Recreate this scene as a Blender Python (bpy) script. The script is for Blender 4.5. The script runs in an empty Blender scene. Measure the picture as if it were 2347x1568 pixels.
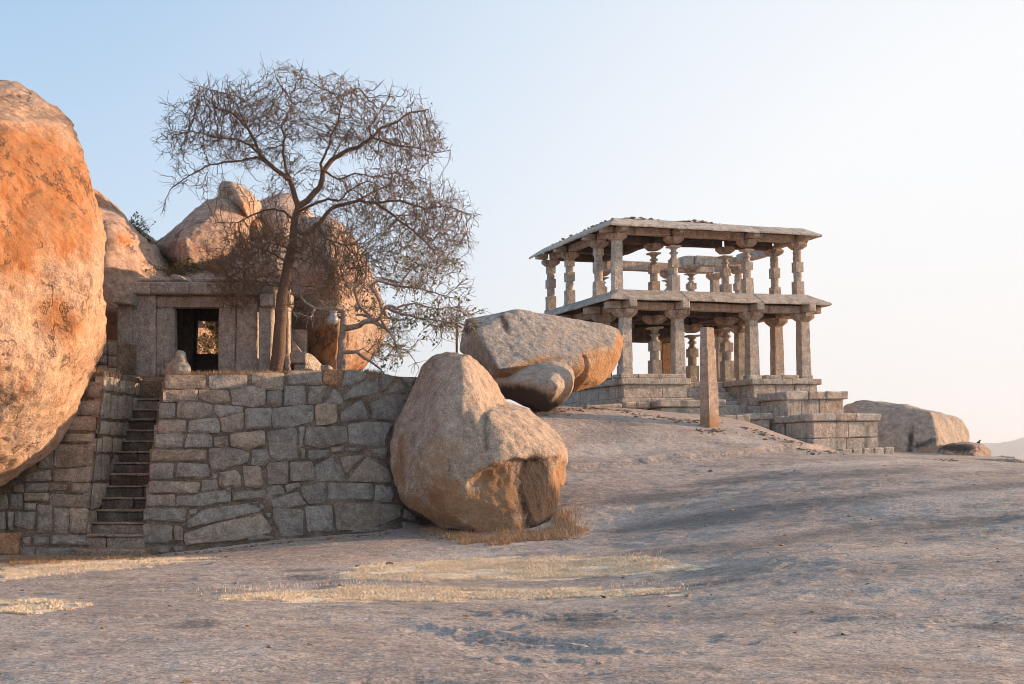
import bpy, bmesh, math, random
import numpy as np
from mathutils import Vector, Matrix

# ------------------------------------------------------------------ camera, sky, sun
scene = bpy.context.scene
COL = scene.collection
FPX = 2700.0; VH = 1048.0; TH = math.atan((VH-784.0)/FPX); EYE = 2.06
CT, ST = math.cos(TH), math.sin(TH)

cam_d = bpy.data.cameras.new('camera'); cam = bpy.data.objects.new('camera', cam_d); COL.objects.link(cam)
cam.location = (0, 0, EYE); cam.rotation_euler = (math.pi/2+TH, 0, 0)
cam_d.sensor_width = 36.0; cam_d.lens = 36.0*FPX/2347.0; cam_d.clip_start = 0.1; cam_d.clip_end = 20000
scene.camera = cam

SUN_AZ = math.radians(74)      # clockwise from the view direction (+Y) towards +X
SUN_EL = math.radians(9.5)
SUNV = Vector((math.sin(SUN_AZ)*math.cos(SUN_EL), math.cos(SUN_AZ)*math.cos(SUN_EL), math.sin(SUN_EL)))

world = bpy.data.worlds.new('World'); scene.world = world; world.use_nodes = True
wn = world.node_tree.nodes; wl = world.node_tree.links; wn.clear()
wo = wn.new('ShaderNodeOutputWorld'); bg = wn.new('ShaderNodeBackground')
sky = wn.new('ShaderNodeTexSky'); sky.sky_type = 'NISHITA'; sky.sun_disc = False
sky.sun_elevation = SUN_EL; sky.sun_rotation = SUN_AZ
sky.air_density = 1.0; sky.dust_density = 2.2; sky.ozone_density = 1.6; sky.altitude = 400
# thin high haze: whitens the sky smoothly towards the sun and the horizon
tc = wn.new('ShaderNodeTexCoord')
dot = wn.new('ShaderNodeVectorMath'); dot.operation = 'DOT_PRODUCT'; dot.inputs[1].default_value = SUNV
nrm = wn.new('ShaderNodeVectorMath'); nrm.operation = 'NORMALIZE'
wl.new(tc.outputs['Generated'], nrm.inputs[0]); wl.new(nrm.outputs[0], dot.inputs[0])
mr = wn.new('ShaderNodeMapRange'); mr.interpolation_type = 'SMOOTHSTEP'
mr.inputs['From Min'].default_value = -0.15; mr.inputs['From Max'].default_value = 0.72
wl.new(dot.outputs['Value'], mr.inputs['Value'])
sep = wn.new('ShaderNodeSeparateXYZ'); wl.new(nrm.outputs[0], sep.inputs[0])
hz = wn.new('ShaderNodeMapRange'); hz.interpolation_type = 'SMOOTHSTEP'
hz.inputs['From Min'].default_value = 0.62; hz.inputs['From Max'].default_value = -0.05
wl.new(sep.outputs['Z'], hz.inputs['Value'])
HZC = wn.new('ShaderNodeMix'); HZC.data_type = 'RGBA'
hl = wn.new('ShaderNodeMapRange'); hl.interpolation_type = 'SMOOTHSTEP'
hl.inputs['From Min'].default_value = 0.24; hl.inputs['From Max'].default_value = -0.03
wl.new(sep.outputs['Z'], hl.inputs['Value']); wl.new(hl.outputs[0], HZC.inputs['Factor'])
SKY_S = 0.15
HZC.inputs[6].default_value = (2.95, 3.0, 3.06, 1); HZC.inputs[7].default_value = (3.0, 2.88, 2.76, 1)
zen = wn.new('ShaderNodeMix'); zen.data_type = 'RGBA'; zen.inputs['Factor'].default_value = 0.62
zen.inputs[7].default_value = (.88, 1.72, 2.75, 1)
wl.new(sky.outputs[0], zen.inputs[6])
comb = wn.new('ShaderNodeMath'); comb.operation = 'MULTIPLY_ADD'; comb.use_clamp = True
m1 = wn.new('ShaderNodeMath'); m1.operation = 'MULTIPLY'; m1.inputs[1].default_value = 0.52
wl.new(hz.outputs[0], m1.inputs[0])
comb.inputs[1].default_value = 0.78
wl.new(mr.outputs[0], comb.inputs[0]); wl.new(m1.outputs[0], comb.inputs[2])
mx = wn.new('ShaderNodeMix'); mx.data_type = 'RGBA'
wl.new(comb.outputs[0], mx.inputs['Factor']); wl.new(zen.outputs[2], mx.inputs[6]); wl.new(HZC.outputs[2], mx.inputs[7])
wl.new(mx.outputs[2], bg.inputs['Color']); bg.inputs['Strength'].default_value = SKY_S
wl.new(bg.outputs[0], wo.inputs['Surface'])

sun_d = bpy.data.lights.new('sun', 'SUN'); sun_d.energy = 4.0; sun_d.angle = math.radians(0.6); sun_d.color = (1.0, 0.64, 0.38)
sun = bpy.data.objects.new('sun', sun_d); COL.objects.link(sun); sun.location = (60, 20, 30)
sun.rotation_euler = SUNV.to_track_quat('Z', 'Y').to_euler()

vs = scene.view_settings; scene.display_settings.display_device = 'sRGB'
vs.view_transform = 'Standard'; vs.look = 'None'; vs.exposure = 1.12; vs.gamma = 1.0; vs.use_curve_mapping = False
scene.render.engine = 'CYCLES'; scene.cycles.filter_width = 0.95

# ------------------------------------------------------------------ helpers
def P(u, v, Y):
    """point seen at picture position (u, v) (2347 x 1568 grid) at distance Y"""
    dx, dy = u-1173.5, 784.0-v
    t = Y/(FPX*CT-dy*ST)
    return Vector((dx*t, Y, EYE+(FPX*ST+dy*CT)*t))
def proj(p):
    p = np.asarray(p, float); X, Y, Z = p[:, 0], p[:, 1], p[:, 2]-EYE
    d = np.maximum(Y*CT+Z*ST, 1e-3); up = -Y*ST+Z*CT
    return 1173.5+FPX*X/d, 784.0-FPX*up/d
def cv(ox, oy, k): return lambda x, y: (ox+x*k, oy+y*k)
c1 = cv(0, 794.55, .33126); c2 = cv(550.07, 794.55, .33853); c4 = cv(183.35, 580.6, .2604)
c5 = cv(183.35, 397.26, .20832); c6 = cv(336.1, 122.2, .4871); c7 = cv(1008.4, 684.5, .1953)
c8 = cv(1925.2, 904.5, .17969); c9 = cv(550.06, 611.2, .1676)

def _h(ix, iy, iz, s):
    n = (ix*73856093) ^ (iy*19349663) ^ (iz*83492791) ^ (s*2654435761)
    n = (n ^ (n >> 13)) * 1274126177 & 0xffffffff
    return ((n ^ (n >> 16)) & 0xffff)/65535.0*2-1
def vnoise(p, seed=0):
    p = np.asarray(p, float); i = np.floor(p).astype(np.int64); f = p-i; f = f*f*f*(f*(f*6-15)+10)
    out = 0
    for dx in (0, 1):
        wx = f[:, 0] if dx else 1-f[:, 0]
        for dy in (0, 1):
            wy = f[:, 1] if dy else 1-f[:, 1]
            for dz in (0, 1):
                wz = f[:, 2] if dz else 1-f[:, 2]
                out = out+wx*wy*wz*_h(i[:, 0]+dx, i[:, 1]+dy, i[:, 2]+dz, seed)
    return out
def fbm(p, o=4, seed=0, r=.5):
    a = 1.0; s = 0; q = np.array(p, float)
    for k in range(o):
        s = s+a*vnoise(q, seed+k*7); q = q*2.03+11.3; a *= r
    return s
def sst(x, a, b):
    t = np.clip((x-a)/(b-a), 0, 1); return t*t*(3-2*t)

def tag(o, label=None, cat=None, group=None, kind=None):
    if label: o['label'] = label
    if cat: o['category'] = cat
    if group: o['group'] = group
    if kind: o['kind'] = kind
    return o
def empty(name, loc, label, cat, group=None):
    o = bpy.data.objects.new(name, None); COL.objects.link(o); o.location = loc; o.empty_display_size = .3
    return tag(o, label, cat, group)
def wloc(o):
    l = Vector((0, 0, 0))
    while o: l += o.location; o = o.parent
    return l
def mk(name, V, F, mat, parent=None, origin=None, smooth=False, kind=None, attrs=None, angle=None):
    """one mesh object; V are world coordinates"""
    V = np.asarray(V, dtype=np.float64).reshape(-1, 3)
    base = wloc(parent) if parent else Vector((0, 0, 0))
    og = Vector(origin) if origin is not None else (base if parent else Vector((0, 0, 0)))
    me = bpy.data.meshes.new(name)
    Vl = V-np.array(og)
    if isinstance(F, np.ndarray):
        n, k = F.shape
        me.vertices.add(len(Vl)); me.vertices.foreach_set('co', Vl.ravel().astype(np.float32))
        me.loops.add(n*k); me.loops.foreach_set('vertex_index', F.ravel().astype(np.int32))
        me.polygons.add(n); me.polygons.foreach_set('loop_start', np.arange(0, n*k, k, dtype=np.int32))
        me.update(calc_edges=True)
    else:
        me.from_pydata(Vl.tolist(), [], F)
    if smooth: me.polygons.foreach_set('use_smooth', np.ones(len(me.polygons), bool))
    if attrs is not None:
        a = me.color_attributes.new('stain', 'FLOAT_COLOR', 'POINT')
        c = np.ones((len(Vl), 4), np.float32); c[:, :attrs.shape[1]] = attrs
        a.data.foreach_set('color', c.ravel())
    me.materials.append(mat)
    if angle: me.set_sharp_from_angle(angle=angle)
    o = bpy.data.objects.new(name, me); COL.objects.link(o)
    o.location = og-base
    if parent: o.parent = parent
    if kind: o['kind'] = kind
    return o

# ------------------------------------------------------------------ materials
class NT:
    def __init__(s, name):
        s.m = bpy.data.materials.new(name); s.m.use_nodes = True; s.n = s.m.node_tree.nodes; s.l = s.m.node_tree.links
        s.bsdf = s.n['Principled BSDF']; s.geo = s.n.new('ShaderNodeNewGeometry')
    def node(s, t, **k):
        n = s.n.new(t)
        for a, b in k.items(): setattr(n, a, b)
        return n
    def val(s, sock, v):
        if isinstance(v, bpy.types.NodeSocket): s.l.new(v, sock)
        else: sock.default_value = v
    def pos(s, scale=(1, 1, 1), rot=(0, 0, 0)):
        mp = s.node('ShaderNodeMapping'); mp.inputs['Scale'].default_value = scale; mp.inputs['Rotation'].default_value = rot
        s.l.new(s.geo.outputs['Position'], mp.inputs[0]); return mp.outputs[0]
    def noise(s, vec, scale, detail=4, rough=.55, dist=0):
        n = s.node('ShaderNodeTexNoise'); s.l.new(vec, n.inputs['Vector'])
        n.inputs['Scale'].default_value = scale; n.inputs['Detail'].default_value = detail
        n.inputs['Roughness'].default_value = rough; n.inputs['Distortion'].default_value = dist
        return n.outputs['Fac']
    def mr(s, x, a, b, c=0., d=1., smooth=False):
        n = s.node('ShaderNodeMapRange'); s.val(n.inputs['Value'], x)
        if smooth: n.interpolation_type = 'SMOOTHSTEP'
        for k, v in zip(('From Min', 'From Max', 'To Min', 'To Max'), (a, b, c, d)): n.inputs[k].default_value = v
        return n.outputs[0]
    def math(s, op, a, b=0., clamp=False):
        n = s.node('ShaderNodeMath', operation=op); n.use_clamp = clamp; s.val(n.inputs[0], a); s.val(n.inputs[1], b); return n.outputs[0]
    def mix(s, f, a, b, mode='MIX'):
        n = s.node('ShaderNodeMix', data_type='RGBA', blend_type=mode); s.val(n.inputs[0], f)
        for k, v in ((6, a), (7, b)):
            if isinstance(v, tuple): v = (*v, 1) if len(v) == 3 else v
            s.val(n.inputs[k], v)
        return n.outputs[2]
    def grey(s, x):
        n = s.node('ShaderNodeCombineColor')
        for i in range(3): s.l.new(x, n.inputs[i])
        return n.outputs[0]

RUST = (.40, .15, .045); DARK = (.045, .036, .032); PALE = (.52, .46, .40)
RUSTS = {'boulder_granite': ((.34, .18, .085), (.42, .26, .15)), 'split_boulder_granite': ((.42, .20, .08), (.50, .30, .16)), 'orange_boulder': ((.42, .145, .04), (.50, .24, .105))}
def granite(name, base, alt, speck=1.0, grain=.55, bump=.35, bdist=.04, streak=0.0, rnd=.14, attr=False, blot=1.0, cracks=0.0, gsc=1.0):
    t = NT(name); p = t.pos()
    big = t.noise(p, .9*blot, 5, .6, .4)
    col = t.mix(t.mr(big, .38, .62), base, alt)
    med = t.noise(p, 5*gsc, 5, .65)
    col = t.mix(1.0, col, t.grey(t.mr(med, .28, .72, .60, 1.36)), 'MULTIPLY')
    g = t.noise(p, 30*gsc, 3, .7)
    sk = t.noise(p, 13*gsc, 4, .75); col = t.mix(t.mr(sk, .585, .66, 0, .5*speck), col, tuple(c*.38 for c in base)); col = t.mix(t.mr(sk, .40, .33, 0, .4*speck), col, tuple(min(c*1.45, .8) for c in base))
    col = t.mix(1.0, col, t.grey(t.mr(g, .3, .7, 1-grain, 1+grain)), 'MULTIPLY')
    pk = t.noise(p, 21*gsc, 2, .6)
    col = t.mix(t.mr(pk, .56, .70, 0, .45), col, (base[0]*1.25, base[1]*1.02, base[2]*.92))
    if streak:
        sv = t.noise(t.pos((2.6, 2.6, .28)), 1.0, 5, .62)
        col = t.mix(t.mr(sv, .55, .72, 0, streak), col, tuple(c*.28 for c in base))
        sv2 = t.noise(t.pos((2.0, 2.0, .25)), 1.7, 5, .62)
        col = t.mix(t.mr(sv2, .58, .75, 0, streak*.6), col, (.34, .17, .085))
    if attr:
        a = t.node('ShaderNodeAttribute', attribute_name='stain'); sp = t.node('ShaderNodeSeparateColor'); t.l.new(a.outputs['Color'], sp.inputs[0])
        br = t.noise(p, 3.2, 6, .7); br2 = t.noise(t.pos((6, 6, 1.3)), 1, 5, .7)
        def gate(ch, nz, k=.9):
            x = t.math('ADD', ch, t.math('MULTIPLY', t.math('SUBTRACT', nz, .5), 1.5))
            return t.math('MULTIPLY', t.mr(x, .25, .80), k)
        col = t.mix(gate(sp.outputs[1], br, .92), col, t.mix(t.mr(t.noise(p, 2.2, 6, .65), .38, .62), *RUSTS.get(name, (RUST, (.50, .27, .13)))))
        col = t.mix(gate(sp.outputs[2], br, .6), col, PALE)
        col = t.mix(gate(sp.outputs[0], br2, .93), col, DARK)
        col = t.mix(1.0, col, t.grey(t.mr(g, .3, .7, 1-grain*.5, 1+grain*.5)), 'MULTIPLY')
    if rnd:
        oi = t.node('ShaderNodeObjectInfo')
        col = t.mix(1.0, col, t.grey(t.mr(oi.outputs['Random'], 0, 1, 1-rnd, 1+rnd)), 'MULTIPLY')
        r2 = t.math('FRACT', t.math('MULTIPLY', oi.outputs['Random'], 7.31))
        col = t.mix(t.math('MULTIPLY', t.mr(r2, .5, 1), .35), col, t.mix(1.0, col, (1.18, .93, .76), 'MULTIPLY'))
    h = t.math('ADD', t.math('MULTIPLY', t.noise(p, 7*gsc, 9, .68), 1.0), t.math('MULTIPLY', g, .25))
    if cracks:
        c1_ = t.math('ABSOLUTE', t.math('SUBTRACT', t.noise(p, cracks, 7, .62, .3), .5)); c2_ = t.math('ABSOLUTE', t.math('SUBTRACT', t.noise(p, cracks*3.1, 6, .6, .2), .5))
        cr = t.math('MAXIMUM', t.mr(c1_, 0, .014), t.math('SUBTRACT', 1, t.mr(t.noise(p, .55, 3, .5), .46, .54)))
        cr = t.math('MINIMUM', cr, t.math('MAXIMUM', t.mr(c2_, 0, .014, .45, 1), t.math('SUBTRACT', 1, t.mr(t.noise(p, .9, 3, .5), .56, .62))))
        h = t.math('ADD', h, t.math('MULTIPLY', cr, .5))
        col = t.mix(t.math('MULTIPLY', t.math('SUBTRACT', 1, cr), .85), col, tuple(c*.22 for c in base))
    b = t.node('ShaderNodeBump'); b.inputs['Strength'].default_value = bump; b.inputs['Distance'].default_value = bdist*4
    t.l.new(h, b.inputs['Height']); t.l.new(b.outputs[0], t.bsdf.inputs['Normal'])
    t.l.new(col, t.bsdf.inputs['Base Color']); t.bsdf.inputs['Roughness'].default_value = .92
    t.bsdf.inputs['Specular IOR Level'].default_value = .25
    return t.m
M = {}
M['grey'] = granite('granite_block_grey', (.38, .345, .31), (.44, .385, .33), bump=1.1, rnd=.14, streak=.4, grain=.38)
M['warm'] = granite('granite_block_warm', (.42, .345, .28), (.45, .36, .28), bump=1.0, rnd=.15, streak=.35, grain=.38)
M['orange'] = granite('granite_block_rusty', (.46, .24, .12), (.36, .21, .13), bump=.7)
M['mortar'] = granite('earth_mortar', (.15, .11, .085), (.30, .225, .17), bump=.8, grain=.5)
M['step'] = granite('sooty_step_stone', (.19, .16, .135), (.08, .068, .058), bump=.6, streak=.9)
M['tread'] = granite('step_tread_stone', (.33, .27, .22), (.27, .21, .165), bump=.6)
M['temple'] = granite('shrine_granite', (.48, .43, .38), (.53, .455, .39), bump=.9, streak=.35, grain=.42, rnd=.08)
M['pav'] = granite('pavilion_granite', (.49, .43, .365), (.53, .445, .36), bump=.6, streak=.7, rnd=.1, gsc=.7)
M['pavcol'] = granite('pavilion_column_granite', (.50, .44, .37), (.54, .445, .355), bump=.6, streak=.45, rnd=.12, gsc=.7)
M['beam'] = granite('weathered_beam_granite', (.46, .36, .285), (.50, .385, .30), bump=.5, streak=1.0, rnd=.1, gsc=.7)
M['soot_shade'] = granite('soot_shade_granite', (.15, .10, .072), (.07, .052, .042), bump=.5, streak=.9, gsc=.7)  # shade of undersides and interiors put into the colour, along with soot
M['rubble'] = granite('roof_rubble', (.42, .32, .24), (.36, .25, .17), bump=.7)
M['orangerock'] = granite('orange_boulder', (.56, .385, .27), (.53, .33, .215), bump=.7, attr=True, rnd=0, cracks=.6, grain=.24, blot=.35, speck=.35)
M['rock'] = granite('boulder_granite', (.45, .37, .30), (.49, .385, .30), bump=.8, attr=True, rnd=.08, grain=.33, blot=.6, streak=.3)
M['pinkrock'] = granite('pink_boulder_granite', (.47, .355, .28), (.45, .31, .235), bump=.7, attr=True, rnd=.08, cracks=.3, grain=.3, blot=.5, streak=.22)
M['cutrock'] = granite('split_boulder_granite', (.44, .40, .355), (.48, .39, .32), bump=1.0, attr=True, rnd=0, grain=.4, streak=.25)

def simple(name, c1_, c2_, sc=8, rough=.9, bump=.3, spec=.2, rnd=0):
    t = NT(name); p = t.pos(); n = t.noise(p, sc, 5, .6)
    col = t.mix(t.mr(n, .35, .65), c1_, c2_)
    t.l.new(col, t.bsdf.inputs['Base Color']); t.bsdf.inputs['Roughness'].default_value = rough
    t.bsdf.inputs['Specular IOR Level'].default_value = spec
    b = t.node('ShaderNodeBump'); b.inputs['Strength'].default_value = bump; b.inputs['Distance'].default_value = .05
    t.l.new(n, b.inputs['Height']); t.l.new(b.outputs[0], t.bsdf.inputs['Normal']); return t.m
M['straw'] = simple('dry_straw', (.84, .70, .52), (.72, .56, .39), 3)
M['brownstraw'] = simple('brown_dead_grass', (.50, .33, .19), (.36, .22, .12), 4)
M['bark'] = simple('dark_bark', (.12, .08, .06), (.27, .175, .12), 30, bump=1.0)
M['twig'] = simple('thin_twig_bark', (.14, .09, .064), (.215, .14, .10), 2)
M['palebark'] = simple('pale_bark', (.38, .31, .26), (.21, .155, .12), 14, bump=.7)
M['sidestone'] = granite('pale_side_stone', (.50, .44, .37), (.44, .37, .30), bump=.9, rnd=.2, grain=.38, streak=.2)
M['leaf'] = simple('small_green_leaf', (.10, .14, .035), (.20, .19, .05), 1.5)
M['dryleaf'] = simple('yellowing_leaf', (.30, .26, .08), (.22, .15, .06), 1.5)
M['soil'] = simple('terrace_earth', (.26, .175, .11), (.18, .12, .08), 2, bump=.8)
M['iron'] = simple('rusty_iron', (.10, .06, .045), (.14, .08, .05), 20)
M['pot'] = simple('worn_metal_pot', (.42, .42, .44), (.30, .29, .29), 12, rough=.35, spec=.6)
M['bird'] = simple('black_feathers', (.015, .015, .018), (.02, .02, .022), 8)
M['hill'] = simple('scrub_hill', (.10, .095, .06), (.15, .12, .08), .02)

# ---- terrain material (bare rock sheet)
def ground_mat():
    t = NT('bare_granite_sheet'); p = t.pos()
    a = t.node('ShaderNodeAttribute', attribute_name='stain'); sp = t.node('ShaderNodeSeparateColor'); t.l.new(a.outputs['Color'], sp.inputs[0])
    big = t.noise(p, .30, 6, .62, .6)
    col = t.mix(t.mr(big, .40, .60), (.335, .27, .23), (.44, .37, .32))
    pk = t.noise(t.pos((.8, 1.5, 1)), .55, 5, .6)
    col = t.mix(t.mr(pk, .5, .68, 0, .5), col, (.50, .36, .285))
    st = t.noise(t.pos((.6, 1.3, 1.2), (0, 0, math.radians(-16))), .7, 7, .7, .5)
    col = t.mix(t.mr(st, .53, .68, 0, .6), col, (.19, .155, .13))
    lp = t.noise(t.pos((.6, 1.2, 1.2), (0, 0, math.radians(-10))), .7, 7, .7, .3)
    col = t.mix(t.mr(lp, .56, .72, 0, .45), col, (.56, .49, .43))
    fl = t.noise(t.pos((3.6, 5.2, 5)), 2.2, 6, .72)
    col = t.mix(t.mr(fl, .62, .67, 0, .6), col, (.09, .07, .06))
    fl2 = t.noise(t.pos((4.6, 6.5, 5)), 2.4, 5, .7)
    col = t.mix(t.mr(fl2, .61, .68, 0, .35), col, (.50, .39, .33))
    g = t.noise(p, 26, 4, .75); col = t.mix(1.0, col, t.grey(t.mr(g, .3, .7, .45, 1.5)), 'MULTIPLY')
    g2 = t.noise(p, 8, 4, .7); col = t.mix(1.0, col, t.grey(t.mr(g2, .3, .7, .74, 1.26)), 'MULTIPLY')
    br = t.noise(t.pos((1.6, 2.8, 2)), 1.3, 7, .75)
    def gate(ch, k, lo=.30, hi=.75):
        x = t.math('ADD', ch, t.math('MULTIPLY', t.math('SUBTRACT', br, .5), 1.7)); return t.math('MULTIPLY', t.mr(x, lo, hi), k)
    gr = t.grey(t.mr(g, .3, .7, .4, 1.6))
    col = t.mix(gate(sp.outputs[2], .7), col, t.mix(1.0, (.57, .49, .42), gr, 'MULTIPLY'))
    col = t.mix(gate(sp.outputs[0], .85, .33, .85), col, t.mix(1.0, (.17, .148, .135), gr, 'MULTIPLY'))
    col = t.mix(gate(sp.outputs[1], .95), col, t.mix(1.0, t.mix(t.mr(t.noise(p, 2.5, 5, .6), .4, .6), (.82, .68, .50), (.66, .51, .36)), gr, 'MULTIPLY'))
    k1 = t.math('ABSOLUTE', t.math('SUBTRACT', t.noise(t.pos((.55, 1.5, 1)), 1.0, 8, .62, .3), .5))
    k1 = t.math('MAXIMUM', t.mr(k1, 0, .0045), t.math('SUBTRACT', 1, t.mr(t.noise(p, .35, 4, .6), .50, .56)))
    col = t.mix(t.math('MULTIPLY', t.math('SUBTRACT', 1, k1), .75), col, (.07, .055, .05))
    h = t.math('ADD', t.noise(p, 5, 10, .6), t.math('MULTIPLY', fl, -.6)); h = t.math('ADD', h, t.math('MULTIPLY', k1, .35))
    h = t.math('ADD', h, t.math('MULTIPLY', g, .18))
    b = t.node('ShaderNodeBump'); b.inputs['Strength'].default_value = .65; b.inputs['Distance'].default_value = .11
    t.l.new(h, b.inputs['Height']); t.l.new(b.outputs[0], t.bsdf.inputs['Normal'])
    t.l.new(col, t.bsdf.inputs['Base Color']); t.bsdf.inputs['Roughness'].default_value = .88; t.bsdf.inputs['Specular IOR Level'].default_value = .3
    return t.m
M['ground'] = ground_mat()

# ------------------------------------------------------------------ terrain
GC = [  # u, v, distance
 (0,1568,9),(600,1568,9),(1200,1568,9),(1800,1568,9),(2347,1568,9),(0,1470,11),(600,1470,11),(1200,1480,11),(1800,1470,11),(2347,1470,11),
 (0,1400,14),(600,1395,14),(1100,1400,14),(1500,1400,13.5),(1850,1392,13),(2347,1390,12.6),
 (0,1345,18),(500,1350,17.5),(1000,1352,17.3),(1400,1345,17.3),(300,1320,19.5),(800,1322,19.5),
 (1620,1322,17.2),(1850,1276,17.4),(2200,1263,17.0),(2347,1276,15.8),(2000,1330,14.6),
 (0,1275,24.9),(200,1273,25),(340,1275,25),(600,1248,26.2),(900,1220,27.6),(600,1280,22.2),(1000,1280,22.5),(1150,1238,25.4),(1300,1222,25.8),
 (1150,1262,23.6),(1450,1258,22.5),(1700,1256,20.5),(2000,1246,20.5),(2347,1238,19.5),
 (1450,1205,26),(1750,1175,25.5),(2050,1150,25),(2347,1130,25),(1350,1140,30),(1600,1115,31),(1900,1090,31),(2200,1085,30.5),(2347,1092,29.5),
 (1310,1090,34),(1450,1078,35),(1640,1056,36.5),(1850,1040,38.5),(2050,1048,38),(2200,1060,37),(2347,1068,36),
 (1300,1078,35),(1440,1066,36),(1640,1040,37.5),
 (1290,1000,38),(1450,990,39),(1628,985,41),(1760,1000,41),(1840,1026,42.5),(1240,940,40.5),(1400,938,42.5),(1550,950,44.5),(1700,968,44.5),(1230,975,38),
 (1900,1036,45),(2040,1040,47.5),(2170,1050,47),(2290,1059,46)]
CP = [tuple(P(*g)) for g in GC]
CP += [(x, y, z) for x, y, z in [
 (3, 49, 3.55), (8, 50, 3.3), (12, 52, 2.8), (5, 56, 3.5), (0, 52, 3.2), (16, 51, 2.3), (21, 49, 1.9), (26, 47, .6), (34, 44, -1),
 (-3, 34, 1.4), (-8, 33, .8), (-14, 32, .5), (-20, 30, .3), (-20, 22, .2), (-16, 12, .2), (-10, 5, .3), (0, 4, .45), (10, 5, .6), (0, -4, .3), (16, 10, .9),
 (14, 16, 1.0), (18, 22, 1.4), (24, 28, 1.2), (34, 30, -.5), (-6, 42, 1.5), (-20, 45, 0), (0, 62, 2.6), (12, 62, 2.8), (24, 60, .5), (-16, -8, 0), (20, -8, 0.2), (30, 10, .5)]]
CPX = np.array([(a, b) for a, b, _ in CP]); CPZ = np.array([c for _, _, c in CP])
def _phi(d2): return np.where(d2 > 1e-9, .5*d2*np.log(np.maximum(d2, 1e-9)), 0)
n_ = len(CPX); K = _phi(((CPX[:, None]-CPX[None])**2).sum(-1))+np.eye(n_)*.4
Pm = np.hstack([np.ones((n_, 1)), CPX]); A_ = np.block([[K, Pm], [Pm.T, np.zeros((3, 3))]])
SOL = np.linalg.solve(A_, np.concatenate([CPZ, np.zeros(3)]))
def tps(x, y):
    x = np.atleast_1d(np.asarray(x, float)); y = np.atleast_1d(np.asarray(y, float)); z = np.zeros(len(x))
    for s in range(0, len(x), 60000):
        xx, yy = x[s:s+60000], y[s:s+60000]
        d2 = (xx[:, None]-CPX[:, 0])**2+(yy[:, None]-CPX[:, 1])**2
        z[s:s+60000] = _phi(d2)@SOL[:n_]+SOL[n_]+SOL[n_+1]*xx+SOL[n_+2]*yy
    return z
def terr(x, y):
    x = np.atleast_1d(np.asarray(x, float)); y = np.atleast_1d(np.asarray(y, float))
    z = tps(x, y)
    R = np.hypot(x-3, (y-22)*.9); w = sst(R, 36, 62)
    far = -1.5-.05*np.maximum(R-50, 0)+1.3*fbm(np.c_[x*.02, y*.02, x*0], 4, 5)*sst(R, 60, 200)
    far = np.maximum(far, -13+fbm(np.c_[x*.004, y*.004, x*0], 4, 6)*2)
    z = z*(1-w)+far*w
    return z
def terr_n(x, y):
    """terrain with relief: low swells, exfoliation lips, small roughness"""
    z = terr(x, y); x = np.atleast_1d(np.asarray(x, float)); y = np.atleast_1d(np.asarray(y, float))
    o = np.zeros_like(x)
    c, s = math.cos(.28), math.sin(.28); xr = x*c+y*s; yr = -x*s+y*c
    z = z+.045*fbm(np.c_[xr*.22, yr*.5, o], 3, 11)
    q = fbm(np.c_[xr*.16, yr*.42, o+3], 4, 21); z = z+.022*(sst(q, .10, .16)+sst(q, -.28, -.22)*.8)
    q2 = fbm(np.c_[xr*.5, yr*1.5, o+7], 4, 31); z = z+.006*(sst(q2, .12, .2)+sst(q2, -.2, -.12))
    z = z+.012*fbm(np.c_[xr*2.2, yr*4, o], 4, 41)
    # the creased hollow in the foreground
    for (u, v, Y, ru, rv, d) in ((1180, 1452, 11.4, .75, .20, -.10), (1290, 1405, 13.2, 1.1, .2, -.05), (1210, 1520, 9.8, .5, .10, -.05), (1060, 1430, 12.2, .6, .14, .05), (1330, 1480, 10.8, .7, .14, .05)):
        p = P(u, v, Y); wob = .3*fbm(np.c_[x*2.2, y*2.2, o], 4, 51)
        z = z+d*np.exp(-(((x-p.x)/ru)**2+((y-p.y+.35*(x-p.x)+wob)/rv)**2))
    # the overlapping sheet edge below the pavilion
    yc = np.interp(x, [1.2, 1.5, 3.3, 6.3, 9.8, 11.5], [33.0, 34.2, 35.0, 36.9, 39.6, 41.5])+.25*fbm(np.c_[x*.7, o, o], 4, 61)
    dd = y-yc; z = z+.17*sst(dd, -.04, .14)*np.exp(-np.maximum(dd, 0)/2.6)*sst(x, .8, 1.8)*sst(-x, -12.5, -10.5)
    return z
def hit(u, v, f=None, y0=5.0, y1=70.0):
    f = f or terr; ys = np.linspace(y0, y1, 1200); dx, dy = u-1173.5, 784.0-v
    t = ys/(FPX*CT-dy*ST); X = dx*t; Z = EYE+(FPX*ST+dy*CT)*t
    g = f(X, ys); k = np.argmax(Z <= g)
    if Z[k] > g[k]: k = len(ys)-1
    return Vector((X[k], ys[k], float(g[k])))

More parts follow.
